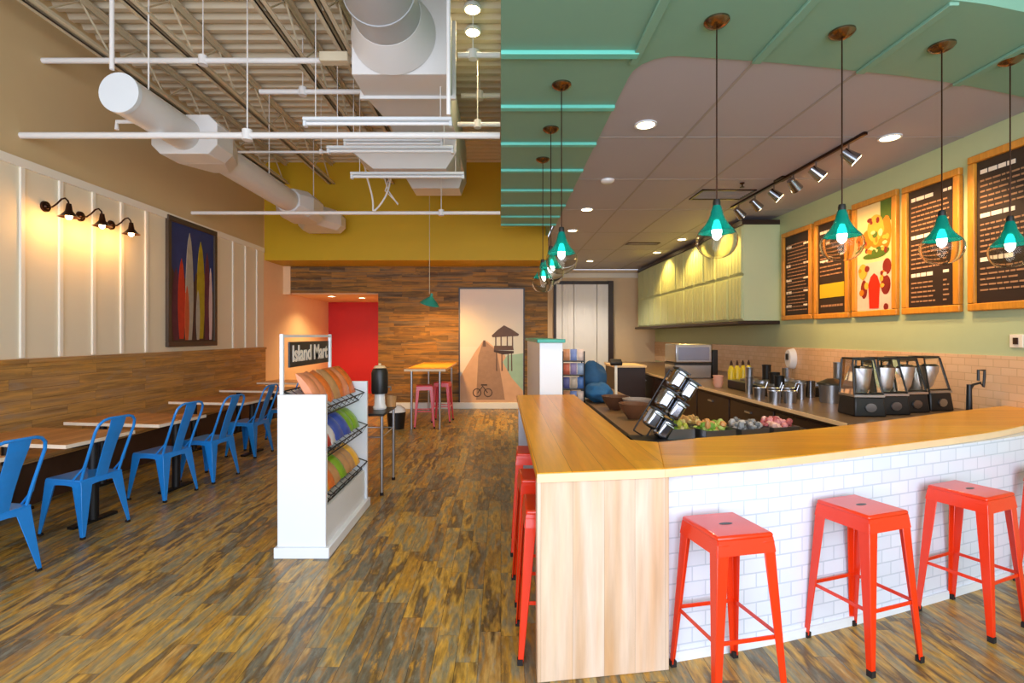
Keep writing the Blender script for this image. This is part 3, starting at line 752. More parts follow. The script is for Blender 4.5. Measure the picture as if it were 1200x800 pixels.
for c in tier_c:
    m = off(ds)
    tr = Matrix.Rotation(R(35), 3, 'Y')      # slopes down toward +X
    def q(a, b, z=0): return c + tr @ Vector((a, b, z))
    m.tube([q(-.17, -.52), q(.17, -.52), q(.17, .52), q(-.17, .52)], .006, 6, closed=True)
    m.tube([q(.17, -.52, .09), q(.17, .52, .09)], .006, 6)
    m.tube([q(-.17, -.52, .0), q(.17, -.52, .09)], .005, 6); m.tube([q(-.17, .52, 0), q(.17, .52, .09)], .005, 6)
    for k in range(9): m.tube([q(-.17, -.52+k*.13), q(.17, -.52+k*.13), q(.17, -.52+k*.13, .09)], .003, 5)
    m.build('wire_tier', M['black_metal'], ds)
sg = thing('stand_sign', 'small black shop sign with white writing hung between white posts above the snack stand', 'sign', (-1.645, 4.45, 1.21))
m = off(sg); m.bb((-1.66, 3.84, 1.21), (-1.635, 3.866, 1.66)); m.build('post', M['white'], sg)
m = off(sg); m.bb((-1.66, 4.92, 1.21), (-1.635, 4.946, 1.66)); m.build('post', M['white'], sg)
m = off(sg); m.bb((-1.66, 3.866, 1.635), (-1.635, 4.92, 1.655)); m.build('crossbar', M['white'], sg)
m = off(sg); m.bb((-1.655, 3.98, 1.40), (-1.64, 4.87, 1.60)); m.build('sign_board', M['black'], sg)
cu = bpy.data.curves.new('lettering', 'FONT'); cu.body = 'Island Mart'; cu.size = .18; cu.extrude = .002; cu.align_x = 'CENTER'; cu.align_y = 'CENTER'; cu.offset = .004
cu.materials.append(M['chalk_h']); tmp = bpy.data.objects.new('lettering_curve', cu); C.objects.link(tmp); bpy.context.view_layer.update()
me_ = bpy.data.meshes.new_from_object(tmp.evaluated_get(bpy.context.evaluated_depsgraph_get())); bpy.data.objects.remove(tmp)
o = bpy.data.objects.new('lettering', me_); C.objects.link(o); o.parent = sg
o.location = (-1.638+1.645, 4.425-4.45, 1.50-1.21); o.rotation_euler = (PI/2, 0, PI/2)

def bag_mb(w, h, d_):
    m = MB(); N = 6; rings = []
    for j in range(N+1):
        v = j/N; th = d_*math.sin(PI*v)**.6+.002; ww = w*(1-.06*math.sin(PI*v))
        ring = [Vector((th*math.cos(2*PI*k/12)*.5, ww/2*math.sin(2*PI*k/12)*(1.0), h*v)) for k in range(12)]
        for p in ring: p.y = max(-ww/2, min(ww/2, p.y*1.15))
        rings.append(ring)
    vs = [p for r_ in rings for p in r_]; fs = []
    for j in range(N):
        for k in range(12): fs.append((j*12+k, j*12+(k+1) % 12, (j+1)*12+(k+1) % 12, (j+1)*12+k))
    fs += [tuple(range(11, -1, -1)), tuple(N*12+k for k in range(12))]
    m.add(vs, fs); return m
bagc = {'orange': mat('bag_orange', 'e07028', .35, var=.45, scale=22), 'salmon': mat('bag_salmon', 'e08c60', .35, var=.2, scale=14), 'green': mat('bag_green', '7aa81c', .35, var=.25, scale=14),
        'blue': mat('bag_blue', '3450a8', .35, var=.3, scale=14), 'red': mat('bag_red', 'b8321c', .35, var=.2, scale=14), 'tan': mat('bag_tan', 'b98a58', .4, var=.3, scale=14), 'yellow': mat('bag_yellow', 'e8b030', .35, var=.2, scale=14), 'white': mat('bag_white', 'd8d8dc', .35, var=.1)}
lay = [['salmon', 'salmon', 'orange', 'tan', 'orange', 'salmon', 'orange'], ['red', 'white', 'blue', 'blue', 'green', 'green'], ['yellow', 'orange', 'tan', 'green', 'tan', 'tan', 'yellow']]
word = ['first', 'second', 'third', 'fourth', 'fifth', 'sixth', 'seventh']
for ti, row in enumerate(lay):
    for k, cn in enumerate(row):
        step = 1.0/len(row); y = 3.90+step*(k+.5)
        big = ti == 0
        o = bag_mb(step*1.12, .30 if big else .25, .10).build('snack_bag', bagc[cn])
        o.location = (tier_c[ti].x+(.10 if big else .12), y, tier_c[ti].z-(.02 if big else .035))
        o.rotation_euler = (R(random.uniform(-6, 6)), R(-34 if big else -40), R(random.uniform(-8, 8)))
        # lean so the bag face looks out toward +X
        tag(o, '%s snack bag, %s from the front on the %s tier of the white stand' % (cn, word[k], ['top', 'middle', 'bottom'][ti]), 'snack bag', 'snack bags on the white stand')

# little metal side table behind the stand
t = thing('side_table', 'narrow metal legged table with dark top just beyond the white stand', 'table', (-1.5, 5.55, 0))
m = MB(); pts = []
m.bb((-.3, -.3, .82), (.3, .34, .845)); m.build('table_top', M['black'], t, bevel=.01)
for x in (-.27, .27):
    for y in (-.26, .31):
        l = MB().cyl((x, y, .03), (x, y, .82), .016).build('leg', M['steel'], t); MB().cyl((x, y, 0), (x, y, .03), .02).build('foot', M['rubber'], l)
MB().tube([(-.27, -.26, .6), (.27, -.26, .6), (.27, .31, .6), (-.27, .31, .6)], .008, 6, closed=True).build('side_rail', M['steel'], t)
t = thing('coffee_urn', 'black drinks dispenser with white base on the narrow metal table', 'dispenser', (-1.33, 5.62, .845))
MB().lathe([(.0, 0), (.07, 0), (.075, .02), (.06, .05), (.055, .17), (0, .17)], n=20).build('base', M['white_gloss'], t)
MB().lathe([(0, .17), (.085, .17), (.09, .2), (.09, .4), (.075, .44), (0, .45)], n=20).build('tank', M['black'], t)
MB().lathe([(0, .45), (.07, .45), (.05, .475), (.015, .48), (.015, .5), (0, .5)], n=20).build('lid', M['edge'], t)
MB().tube([(.08, 0, .24), (.12, 0, .24), (.12, 0, .2)], .01, 8).build('tap', M['steel'], t)
o = MB().lathe([(0, 0), (.055, 0), (.065, .12), (.06, .12), (.05, .01), (0, .01)], n=18).build('cup', bagc['tan']); o.location = (-1.25, 5.82, .845)
tag(o, 'tan paper cup beside the black drinks dispenser', 'cup')
t = thing('waste_bin', 'small white lidded bin between the narrow table and the far high table', 'bin', (-1.86, 9.1, 0))
MB().lathe([(0, 0), (.14, 0), (.17, .3), (0, .3)], n=24).build('bin_body', M['black'], t)
MB().lathe([(0, .42), (.08, .41), (.15, .36), (.175, .3), (0, .3)], n=24).build('lid', M['white_gloss'], t)

# ------------------------------------------------------------------ pendants
M['teal_glass'].node_tree.nodes['Principled BSDF'].inputs['Transmission Weight'].default_value = .6
M['teal_glass'].node_tree.nodes['Principled BSDF'].inputs['Base Color'].default_value = lin('18a894')
def make_pendant():
    t = bpy.data.objects.new('pendant_lamp', None); C.objects.link(t)      # origin at ceiling
    MB().lathe([(0, 0), (.078, 0), (.078, -.012), (.062, -.03), (.03, -.045), (.012, -.05), (0, -.05)], n=28).build('ceiling_canopy', M['nickel'], t)
    MB().cyl((0, 0, -.04), (0, 0, -1.16), .0045, n=8).build('cord', M['bronze'], t)
    MB().lathe([(0, -1.14), (.02, -1.14), (.024, -1.155), (.024, -1.20), (.018, -1.24), (0, -1.24)], n=18).build('socket', M['black'], t)
    pr = [(.022, -1.17), (.03, -1.19), (.036, -1.21), (.04, -1.23), (.052, -1.255), (.072, -1.285), (.098, -1.312), (.115, -1.33)]
    MB().lathe(pr+[(r-.004, z-.001) for r, z in reversed(pr)]+[pr[0]], n=36).build('upper_glass', M['teal_glass'], t)
    pr = [(.115, -1.331), (.125, -1.35), (.128, -1.375), (.122, -1.41), (.105, -1.44), (.08, -1.462), (.05, -1.474)]
    MB().lathe(pr+[(r-.003, z+.001) for r, z in reversed(pr)]+[pr[0]], n=36).build('lower_glass', M['clear_glass'], t)
    MB().lathe([(0, -1.255), (.014, -1.26), (.026, -1.29), (.031, -1.325), (.026, -1.355), (.012, -1.37), (0, -1.375)], n=18).build('bulb', M['bulb_w'], t)
    for c in [c for c in bpy.data.objects if c.parent == t and c.name.split('.')[0] in ('upper_glass', 'lower_glass', 'bulb', 'socket')]:
        for v in c.data.vertices: v.co.x *= .98; v.co.y *= .98; v.co.z = -1.16+(v.co.z+1.16)*1.1
    return t
pe = make_pendant(); 
pend = [(1.37, 3.25, 'teal and clear glass pendant nearest the camera, left of the front row'), (2.245, 3.37, 'teal and clear glass pendant second from left over the front bar'),
        (3.04, 3.53, 'teal and clear glass pendant third from left over the front bar'), (3.68, 3.70, 'teal and clear glass pendant cut by the right edge of the photo'),
        (.483, 4.08, 'nearest glass pendant over the left side of the bar'), (.483, 4.95, 'middle glass pendant over the left side of the bar'), (.475, 5.80, 'farthest glass pendant over the left side of the bar')]
for i, (x, y, lab) in enumerate(pend):
    place(pe, i > 0, (x, y, ZC), random.uniform(0, 6), lab, 'pendant lamp', 'teal glass pendants over the bar')
t = thing('table_pendant', 'teal shaded pendant with bright opening above the far high table', 'pendant lamp', (-1.38, 9.9, 2.25))
MB().lathe([(.02, .22), (.03, .16), (.07, .12), (.14, .06), (.19, .0), (.185, .0), (.135, .055), (.065, .11), (.02, .15), (.02, .22)], n=28).build('shade', M['teal_paint'], t).rotation_euler = (R(12), R(14), 0)
MB().cyl((0, 0, .2), (0, 0, 2.98), .006, n=6).build('cord', M['steel_paint'], t)
MB().lathe([(0, .08), (.09, .06), (.15, .01), (.0, .0)], n=24).build('bulb', M['bulb_w'], t).rotation_euler = (R(12), R(14), 0)

# ------------------------------------------------------------------ sconces
def make_sconce():
    t = bpy.data.objects.new('wall_sconce', None); C.objects.link(t)
    m = MB(); m.cyl((0, 0, 0), (.02, 0, 0), .06, .055, 20); m.cyl((.02, 0, 0), (.035, 0, 0), .03, .02, 16); m.build('backplate', M['bronze'], t)
    MB().tube([(.02, 0, 0), (.08, 0, -.005), (.13, 0, .03), (.18, 0, .08), (.22, 0, .09), (.25, 0, .06), (.26, 0, .02)], .009, 8).build('arm', M['bronze'], t)
    MB().lathe([(.0, .03), (.022, .03), (.028, -.01), (.035, -.05), (.075, -.10), (.10, -.115), (.095, -.115), (.07, -.095), (.03, -.045), (.0, -.03)], (.26, 0, 0), n=24).build('shade', M['bronze'], t)
    MB().lathe([(0, -.05), (.018, -.06), (.032, -.09), (.03, -.12), (.015, -.14), (0, -.143)], (.26, 0, 0), n=16).build('bulb', M['bulb'], t)
    return t
sc_ = make_sconce(); SCO = [5.52, 5.98, 6.45]
for i, y in enumerate(SCO):
    place(sc_, i > 0, (XL+.003, y, 3.04), 0, 'dark bronze gooseneck sconce, %s of three on the cream wall' % ['left', 'middle', 'right'][i], 'wall lamp', 'gooseneck sconces')

# ------------------------------------------------------------------ downlights, track, ceiling bits
def make_can():
    t = bpy.data.objects.new('downlight', None); C.objects.link(t)
    MB().lathe([(.105, .01), (.105, -.006), (.085, -.006), (.08, .01)], n=32).build('trim_ring', M['white'], t)
    MB().lathe([(0, .002), (.082, .002)], n=32).build('lens', M['can_l'], t)
    return t
cn = make_can()
cans = [(1.38, 4.88, 'nearest round downlight in the white ceiling, beside the first pendant'), (3.95, 5.2, 'round downlight in the white ceiling near the track lights'),
        (1.37, 8.16, 'round downlight beside the row of side pendants'), (1.37, 9.8, 'farthest round downlight past the side pendants'),
        (3.78, 9.1, 'downlight before the nearest green cabinet'), (3.78, 10.7, 'downlight before the middle green cabinets'), (3.78, 12.4, 'downlight before the far green cabinets'), (2.4, 13.8, 'added downlight far back before the pale curtain doorway')]  # last entry is an added fixture to brighten the kitchen rear
for i, (x, y, lab) in enumerate(cans): place(cn, i > 0, (x, y, ZC+.006), 0, lab, 'ceiling light', 'round downlights in the white ceiling')
c2 = [(-4.1, 12.4, 'left small downlight in the corridor ceiling'), (-3.5, 12.9, 'right small downlight in the corridor ceiling')]
for (x, y, lab) in c2: place(cn, True, (x, y, 2.596), 0, lab, 'ceiling light', 'downlights in the corridor')
hb = [(-.31, 5.58), (-.33, 6.0), (-.35, 6.48)]
for i, (x, y) in enumerate(hb):
    t = thing('disc_light', '%s small round lamp up by the roof deck near the teal edge' % ['nearest', 'middle', 'farthest'][i], 'ceiling light', (x-.0, y, ZD-.06), group='round lamps under the roof deck')
    MB().lathe([(0, 0), (.09, 0), (.1, -.03), (.095, -.04), (.08, -.045)], n=24).build('housing', M['white'], t)
    MB().lathe([(0, -.043), (.085, -.043)], n=24).build('lens', M['can_l'], t)
o = MB().lathe([(0, -.03), (.06, -.028), (.085, -.01), (.09, .012), (0, .012)], n=28).build('smoke_detector', M['white_gloss']); o.location = (1.38, 6.63, ZC); tag(o, 'round white smoke detector in the white ceiling', 'smoke detector')
t = thing('ceiling_sprinkler', 'small dark sprinkler head in the white ceiling', 'sprinkler', (3.18, 6.75, ZC)); MB().lathe([(0, .012), (.03, .012), (.03, 0), (.012, -.01), (.01, -.04), (.03, -.045), (.03, -.05), (0, -.05)], n=16).build('nozzle', M['bronze'], t)
def vent(x, y, w, l, lab):
    t = thing('ceiling_vent', lab, 'vent', (x, y, ZC+.012))
    m = MB()
    m.bb((-w/2, -l/2, -.015), (w/2, -l/2+.03, 0)); m.bb((-w/2, l/2-.03, -.015), (w/2, l/2, 0)); m.bb((-w/2, -l/2, -.015), (-w/2+.03, l/2, 0)); m.bb((w/2-.03, -l/2, -.015), (w/2, l/2, 0)); m.build('vent_frame', M['bronze'], t)
    k = -l/2+.06
    m = MB()
    while k < l/2-.04: m.bb((-w/2+.03, k, -.012), (w/2-.03, k+.02, -.004)); k += .06
    m.build('slat', M['seam'], t)
vent(3.15, 7.3, .75, .5, 'square dark edged vent in the white ceiling beside the track lights')
vent(3.1, 11.2, .7, .25, 'slim vent far back in the white ceiling')
tl = thing('light_track', 'bronze ceiling track carrying the spot lamps', 'light track', (3.6, 6.55, ZC+.012))
MB().bb((-.018, -1.5, -.03), (.018, 1.45, 0)).build('rail', M['bronze'], tl)
MB().bb((-.06, -.1, -.02), (.06, .1, 0)).build('power_feed', M['bronze'], tl)
def make_head():
    t = bpy.data.objects.new('track_spot', None); C.objects.link(t)
    MB().cyl((0, 0, 0), (0, 0, -.09), .008, n=8).build('stem', M['chrome'], t)
    d_ = Vector((.75, 0, -.66)).normalized(); c = Vector((0, 0, -.12))
    MB().cyl(c-d_*.07, c+d_*.09, .045, .07, 18).build('lamp_head', M['chrome'], t)
    MB().cyl(c+d_*.09, c+d_*.094, .06, .06, 18).build('lens', M['can_l'], t)
    return t
hd = make_head(); heads = [5.3, 5.85, 6.3, 6.75, 7.25, 7.75]
for i, y in enumerate(heads):
    place(hd, i > 0, (3.6, y, ZC-.018), R(random.uniform(-25, 25)), '%s chrome spot on the ceiling track' % ['nearest', 'second nearest', 'third nearest', 'fourth nearest', 'second farthest', 'farthest'][i], 'spot lamp', 'chrome spots on the track')

# ------------------------------------------------------------------ ducts and pipes
t = thing('large_duct', 'big grey round duct with white box transition overhead', 'duct', (-1.03, 4.5, 4.62))
m = off(t); m.cyl((-1.05, .5, 4.62), (-1.05, 5.02, 4.62), .31, n=40)
m.build('round_duct', M['duct_round'], t)
m = off(t); m.cyl((-1.05, 4.72, 4.62), (-1.05, 5.01, 4.6), .315, .42, n=40); m.build('flared_collar', M['duct'], t)
for y in (1.5, 2.5, 3.5, 4.4, 4.9): m = off(t); m.cyl((-1.05, y, 4.62), (-1.05, y+.03, 4.62), .318, n=40); m.build('seam_band', M['duct_round'], t)
m = off(t)
def rect(x0, x1, z0, z1, y): return [Vector((x0, y, z0)), Vector((x1, y, z0)), Vector((x1, y, z1)), Vector((x0, y, z1))]
m.loft(rect(-1.46, -.52, 4.2, 4.98, 5.0), rect(-1.46, -.52, 4.2, 4.98, 5.45)); m.loft(rect(-1.46, -.52, 4.2, 4.98, 5.45), rect(-1.38, -.6, 4.22, 4.9, 6.05))
m.build('box_transition', M['duct'], t, bevel=.01)
m = off(t); m.loft(rect(-1.5, -.48, 4.17, 5.0, 5.45), rect(-1.5, -.48, 4.17, 5.0, 5.49)); m.build('flange', M['duct'], t)
m = off(t); m.loft(rect(-1.38, -.6, 4.3, 4.88, 6.05), rect(-1.5, -.6, 4.3, 4.88, 8.9)); m.build('trunk_duct', M['duct'], t)
m = off(t); m.loft(rect(-2.0, -.6, 4.12, 4.3, 6.9), rect(-2.0, -.6, 4.12, 4.3, 7.6)); m.loft([Vector((-2.0, 6.9, 4.12)), Vector((-.6, 6.9, 4.12)), Vector((-.6, 7.6, 4.12)), Vector((-2.0, 7.6, 4.12))], [Vector((-1.75, 7.0, 3.93)), Vector((-.75, 7.0, 3.93)), Vector((-.75, 7.45, 3.93)), Vector((-1.75, 7.45, 3.93))])
m.build('diffuser', M['duct'], t, bevel=.006)
m = off(t); m.loft([Vector((-1.6, 8.3, 4.3)), Vector((-.6, 8.3, 4.3)), Vector((-.6, 8.9, 4.3)), Vector((-1.6, 8.9, 4.3))], [Vector((-1.45, 8.35, 4.05)), Vector((-.68, 8.35, 4.05)), Vector((-.68, 8.8, 4.05)), Vector((-1.45, 8.8, 4.05))])
m.build('diffuser', M['duct'], t, bevel=.006)
t = thing('wall_duct', 'slim white round duct with box dampers running above the left tables', 'duct', (-3.54, 7.5, 3.9))
m = off(t); m.cyl((-3.54, 4.77, 3.9), (-3.54, 9.5, 3.9), .18, n=32); m.build('round_duct', M['duct'], t)
m = off(t); m.cyl((-3.54, 4.74, 3.9), (-3.54, 4.79, 3.9), .186, n=32); m.build('end_cap', M['white'], t)
def octo(y, w, h, c=.1): return [Vector((-3.54+a, y, 3.9+b)) for a, b in ((-w, -h+c), (-w+c, -h), (w-c, -h), (w, -h+c), (w, h-c), (w-c, h), (-w+c, h), (-w, h-c))]
m = off(t); m.loft(octo(5.72, .37, .22), octo(6.05, .37, .22)); m.loft(octo(6.05, .37, .22), octo(6.5, .2, .19)); m.build('damper_box', M['duct'], t, bevel=.008)
m = off(t); m.loft(octo(8.5, .2, .19), octo(8.8, .32, .22)); m.loft(octo(8.8, .32, .22), octo(9.3, .32, .22)); m.loft(octo(9.3, .32, .22), octo(9.5, .2, .19)); m.build('damper_box', M['duct'], t, bevel=.008)
m = off(t); m.loft(octo(9.5, .2, .19), octo(10.0, .42, .2)); m.loft(octo(10.0, .42, .2), octo(10.3, .42, .2)); m.build('outlet_hood', M['duct'], t, bevel=.008)
for y in (5.0, 7.6, 9.4): m = off(t); m.tube([(-3.44, y, 4.05), (-3.44, y, 5.24)], .008, 6); m.build('hanger', M['pipe'], t)
def pipe(name, lab, y, z, x0, x1, r, hang=(), cat='pipe', grp='white pipes across the open ceiling'):
    t = thing(name, lab, cat, ((x0+x1)/2, y, z), group=grp)
    m = off(t); m.cyl((x0, y, z), (x1, y, z), r, n=14); m.build('pipe_run', M['pipe'], t)
    for h in hang:
        m = off(t); m.cyl((h, y, z), (h, y, ZD-.05), r*.22, n=8); m.cyl((h, y, z-r*1.5), (h, y, z+r*1.7), r*1.6, n=12); m.build('hanger', M['pipe'], t)
    return t
pipe('sprinkler_pipe', 'long white pipe across the open ceiling, crossing the slim duct', 5.25, 3.70, XL, -.01, .033, (-2.6,))
pipe('sprinkler_pipe', 'long thin white pipe across the ceiling in front of the mustard wall', 8.15, 3.60, XL, -.01, .028, (-.95,))
pipe('sprinkler_pipe', 'high white pipe in the upper left corner', 5.5, 4.60, XL, -1.5, .030, (-3.2,))
pipe('sprinkler_pipe', 'short high white pipe between large duct and teal edge', 5.5, 4.66, -.46, -.01, .03, (-.3,))
pipe('sprinkler_pipe', 'second short white pipe between large duct and teal edge', 7.2, 5.02, -.56, -.01, .035, (-.3,))
pipe('sprinkler_pipe', 'lowest short white pipe between large duct and teal edge', 6.6, 4.37, -.56, -.01, .03, (-.3,))
pipe('sprinkler_pipe', 'short bright pipe left of the large duct', 6.2, 4.60, -2.92, -1.5, .03, (-2.4,))
pipe('sprinkler_pipe', 'thin pipe behind the slim duct', 7.4, 4.30, -3.9, -2.15, .018, (-2.6,))
def strip(lab, y, z, x0, x1, w=.05):
    t = thing('strip_light', lab, 'strip light', ((x0+x1)/2, y, z), group='white linear lights hung below the large duct')
    m = off(t); m.bb((x0, y-w, z), (x1, y+w, z+.035)); m.build('housing', M['white'], t, bevel=.006)
    m = off(t); m.cyl((x0+.03, y, z-.02), (x1-.03, y, z-.02), .018, n=12); m.build('tube', M['white_gloss'], t)
    for a in (x0, x1-.03): m = off(t); m.bb((a, y-.03, z-.05), (a+.03, y+.03, z)); m.build('end_cap', M['white'], t)
    for x in (x0+.12, x1-.12): m = off(t); m.cyl((x, y, z+.03), (x, y, ZD-.05), .005, n=6); m.build('hanger', M['pipe'], t)
strip('white linear light just below the box of the large duct', 5.25, 3.84, -2.02, -.5)
strip('white linear light under the long pipe by the large duct', 6.2, 3.90, -2.1, -.57)
strip('lowest white linear light, before the mustard wall', 7.0, 3.84, -2.05, -.5)
strip('twin white linear light just above the middle one', 6.6, 4.14, -2.02, -.75)
t = thing('drop_pipe', 'white vertical conduit hanging right of the large duct', 'pipe', (-.44, 4.3, 3.87))
m = off(t); m.cyl((-.44, 4.3, 3.5), (-.44, 4.3, ZD-.05), .018, n=10); m.build('conduit', M['pipe'], t)
t = thing('drop_pipe', 'left white conduit above the slim duct end', 'pipe', (-3.56, 4.72, 4.1))
m = off(t); m.cyl((-3.57, 4.70, 4.09), (-3.57, 4.70, ZD-.05), .02, n=10); m.tube([(-3.57, 4.7, 3.72), (-3.57, 4.7, 3.55), (-3.57, 4.85, 3.55)], .0, 4) if False else None; m.build('conduit', M['pipe'], t)
t = thing('pipe_offset', 'small bent white pipe under the slim duct end', 'pipe', (-3.7, 5.15, 3.72))
m = off(t); m.tube([(-3.9, 5.2, 3.74), (-3.9, 5.2, 3.82), (-3.66, 5.2, 3.82), (-3.66, 5.2, 3.90)], .02, 8); m.build('conduit', M['pipe'], t)
t = thing('loose_cable', 'looped cream cable hanging before the mustard wall', 'cable', (-2.1, 7.9, 3.6))
m = off(t)
pts = []
for i in range(17):
    u = i/16; pts.append((-2.12+.42*u+.05*math.sin(9*u), 7.9, 4.35-.78*math.sin(PI*min(1, u*1.05))**.7))
m.tube(pts, .014, 7); m.tube([(-1.9, 7.95, 4.4), (-1.75, 7.95, 3.9), (-1.6, 7.95, 3.68)], .01, 6); m.tube([(-1.65, 7.97, 4.4), (-1.8, 7.97, 3.9), (-1.6, 7.97, 3.7)], .01, 6)
m.build('cable', M['pipe'], t)
t = thing('junction_box', 'small grey junction box left of the large duct', 'junction box', (-1.75, 5.4, 4.55)); MB().box((0, 0, .02), (.3, .12, .1)).build('box', M['steel_paint'], t, bevel=.01)

# ------------------------------------------------------------------ blenders
def make_blender():
    t = bpy.data.objects.new('blender', None); C.objects.link(t)
    m = MB(); m.loft([Vector(p) for p in ((-.11, -.13, 0), (.11, -.13, 0), (.11, .13, 0), (-.11, .13, 0))], [Vector(p) for p in ((-.10, -.11, .17), (.10, -.11, .17), (.10, .12, .17), (-.10, .12, .17))]); m.build('motor_base', M['black'], t, bevel=.012)
    MB().cyl((0, -.135, .08), (0, -.115, .08), .038, .034, 20).build('dial', M['steel'], t)
    m = MB(); m.loft([Vector(p) for p in ((-.105, -.115, .17), (.105, -.115, .17), (.105, .12, .17), (-.105, .12, .17))], [Vector(p) for p in ((-.105, -.115, .19), (.105, -.115, .19), (.105, .12, .19), (-.105, .12, .19))]); m.build('collar', M['steel'], t)
    # sound hood: open-fronted clear shell with dark ribs
    A = [(-.1, -.10), (.1, -.10), (.1, .11), (-.1, .11)]; B = [(-.075, -.03), (.075, -.03), (.085, .11), (-.085, .11)]
    m = MB()
    for k in range(4):
        j = (k+1) % 4
        m.add([(A[k][0], A[k][1], .19), (A[j][0], A[j][1], .19), (B[j][0], B[j][1], .50), (B[k][0], B[k][1], .50)], [(0, 1, 2, 3)])
    m.build('sound_hood', M['clear_glass'], t, smooth=False)
    m = MB()
    for k in range(4): m.tube([(A[k][0], A[k][1], .19), (B[k][0], B[k][1], .50)], .007, 6)
    m.prism(B, .495, .515); m.tube([(-.1, -.10, .2), (.1, -.10, .2)], .008, 6)
    m.build('hood_frame', M['black'], t)
    MB().lathe([(.045, .2), (.06, .24), (.072, .42), (.068, .42), (.056, .245), (.03, .21)], n=20).build('jar', M['steel'], t)
    MB().lathe([(0, .445), (.05, .44), (.072, .42), (0, .42)], n=20).build('jar_lid', M['black'], t)
    for c in [c for c in bpy.data.objects if c.parent == t]:
        for v in c.data.vertices: v.co.x *= 1.28; v.co.y *= 1.1; v.co.z *= 1.05
    return t
bl = make_blender()
for i, (x, y) in enumerate([(3.42, 4.86), (3.72, 4.96), (4.02, 5.10), (4.36, 5.22)]):
    place(bl, i > 0, (x, y, .90), R(-4+i*5), 'blender in a clear sound hood, %s of four behind the bar' % ['leftmost', 'second from left', 'third from left', 'rightmost'][i], 'blender', 'row of blenders behind the bar')

# chrome tilted dispensers
def make_disp():
    t = bpy.data.objects.new('chrome_dispenser', None); C.objects.link(t)
    MB().box((0, 0, .08), (.1, .13, .165)).build('canister', M['chrome'], t, bevel=.03, seg=4)
    m = MB()
    for z in (.15,):
        for a, b in (((-.053, -.069, z-.006), (.053, -.062, z+.006)), ((-.053, .062, z-.006), (.053, .069, z+.006)), ((-.053, -.062, z-.006), (-.046, .062, z+.006)), ((.046, -.062, z-.006), (.053, .062, z+.006))): m.bb(a, b)
    m.build('rim', M['black'], t)
    MB().tube([(-.03, -.066, .12), (-.03, -.085, .12), (.03, -.085, .12), (.03, -.066, .12)], .005, 6).build('handle', M['steel'], t)
    return t
AX, AY = 1.15, 3.98
st = thing('dispenser_rack', 'tilted black rack holding chrome dispensers behind the bar corner', 'rack', (AX, AY, .84))
RT = Matrix.Rotation(R(31), 4, 'Y')
m = MB(RT)
for x in (-.115, .0, .115): m.tube([(x, .08, .0), (x, .08, .56)], .006, 6)
for z in (.0, .185, .37, .555): m.tube([(-.115, .08, z), (.115, .08, z)], .006, 6)
m.build('wire_back', M['black_metal'], st)
MB().bb((-.14, -.1, 0), (.34, .12, .015)).build('foot_plate', M['black_metal'], st)
dp = make_disp(); k = 0
for r_ in range(3):
    for c_ in range(2):
        v = RT @ Vector((-.056+c_*.112, 0, .055+r_*.178+(.03 if c_ == 0 else 0)))
        o = dp if k == 0 else copy_tree(dp)
        o.location = Vector((AX, AY, .84))+v; o.rotation_euler = (0, R(31), 0)
        tag(o, 'chrome dispenser at the %s %s of the tilted rack behind the bar corner' % (['bottom', 'middle', 'top'][r_], ['left', 'right'][c_]), 'dispenser', 'chrome dispensers in the tilted rack'); k += 1

# food pans along the inner curve
def pan(x, y, a, lab, cols, flab, fname):
    t = thing('food_pan', lab, 'food pan', (x, y, .84), a, group='steel pans of toppings behind the bar')
    m = MB(); w, l, h = .13, .11, .085
    for s in (-1, 1): m.bb((s*w, -l, 0), (s*(w-.005), l, h)); m.bb((-w, s*l, 0), (w, s*(l-.005), h))
    m.bb((-w, -l, 0), (w, l, .005)); m.build('pan_body', M['steel'], t)
    ms = [mat('topping_'+c, c, .5, var=.25, scale=30) for c in cols]
    m = MB()
    for k in range(46):
        m.blob((random.uniform(-w+.03, w-.03), random.uniform(-l+.03, l-.03), random.uniform(.05, .12)), [random.uniform(.018, .034) for _ in range(3)], mi=k % len(ms))
    o = m.build(fname, ms); o.location = (x, y, .846); o.rotation_euler = (0, 0, a); tag(o, flab, 'food', kind='stuff')
pan(1.36, 4.06, R(10), 'steel pan next to the chrome dispensers', ['a8a83c', 'c4b06c', '7a9a2c'], 'yellow green salad leaves next to the chrome dispensers', 'salad_leaves')
pan(1.66, 4.02, R(13), 'second steel pan from the chrome dispensers', ['6f9a28', 'a8b858', 'c88c4c'], 'shredded green lettuce in the second pan', 'lettuce')
pan(1.55, 4.33-.05, R(13), 'steel pan behind the second pan', ['b98a4c', 'd0b070', '9a7a3c'], 'golden tortilla pieces in the rear pan', 'tortilla_pieces')
pan(1.95, 4.08, R(15), 'third steel pan from the chrome dispensers', ['8c8c8c', 'b0a8a0', '6c6c6c'], 'grey white chopped filling in the third pan', 'chopped_filling')
pan(2.23, 4.16, R(18), 'last steel pan of the row behind the bar', ['c88080', 'e0b0a0', 'a85050'], 'pink red chopped topping in the last pan', 'diced_tomato')

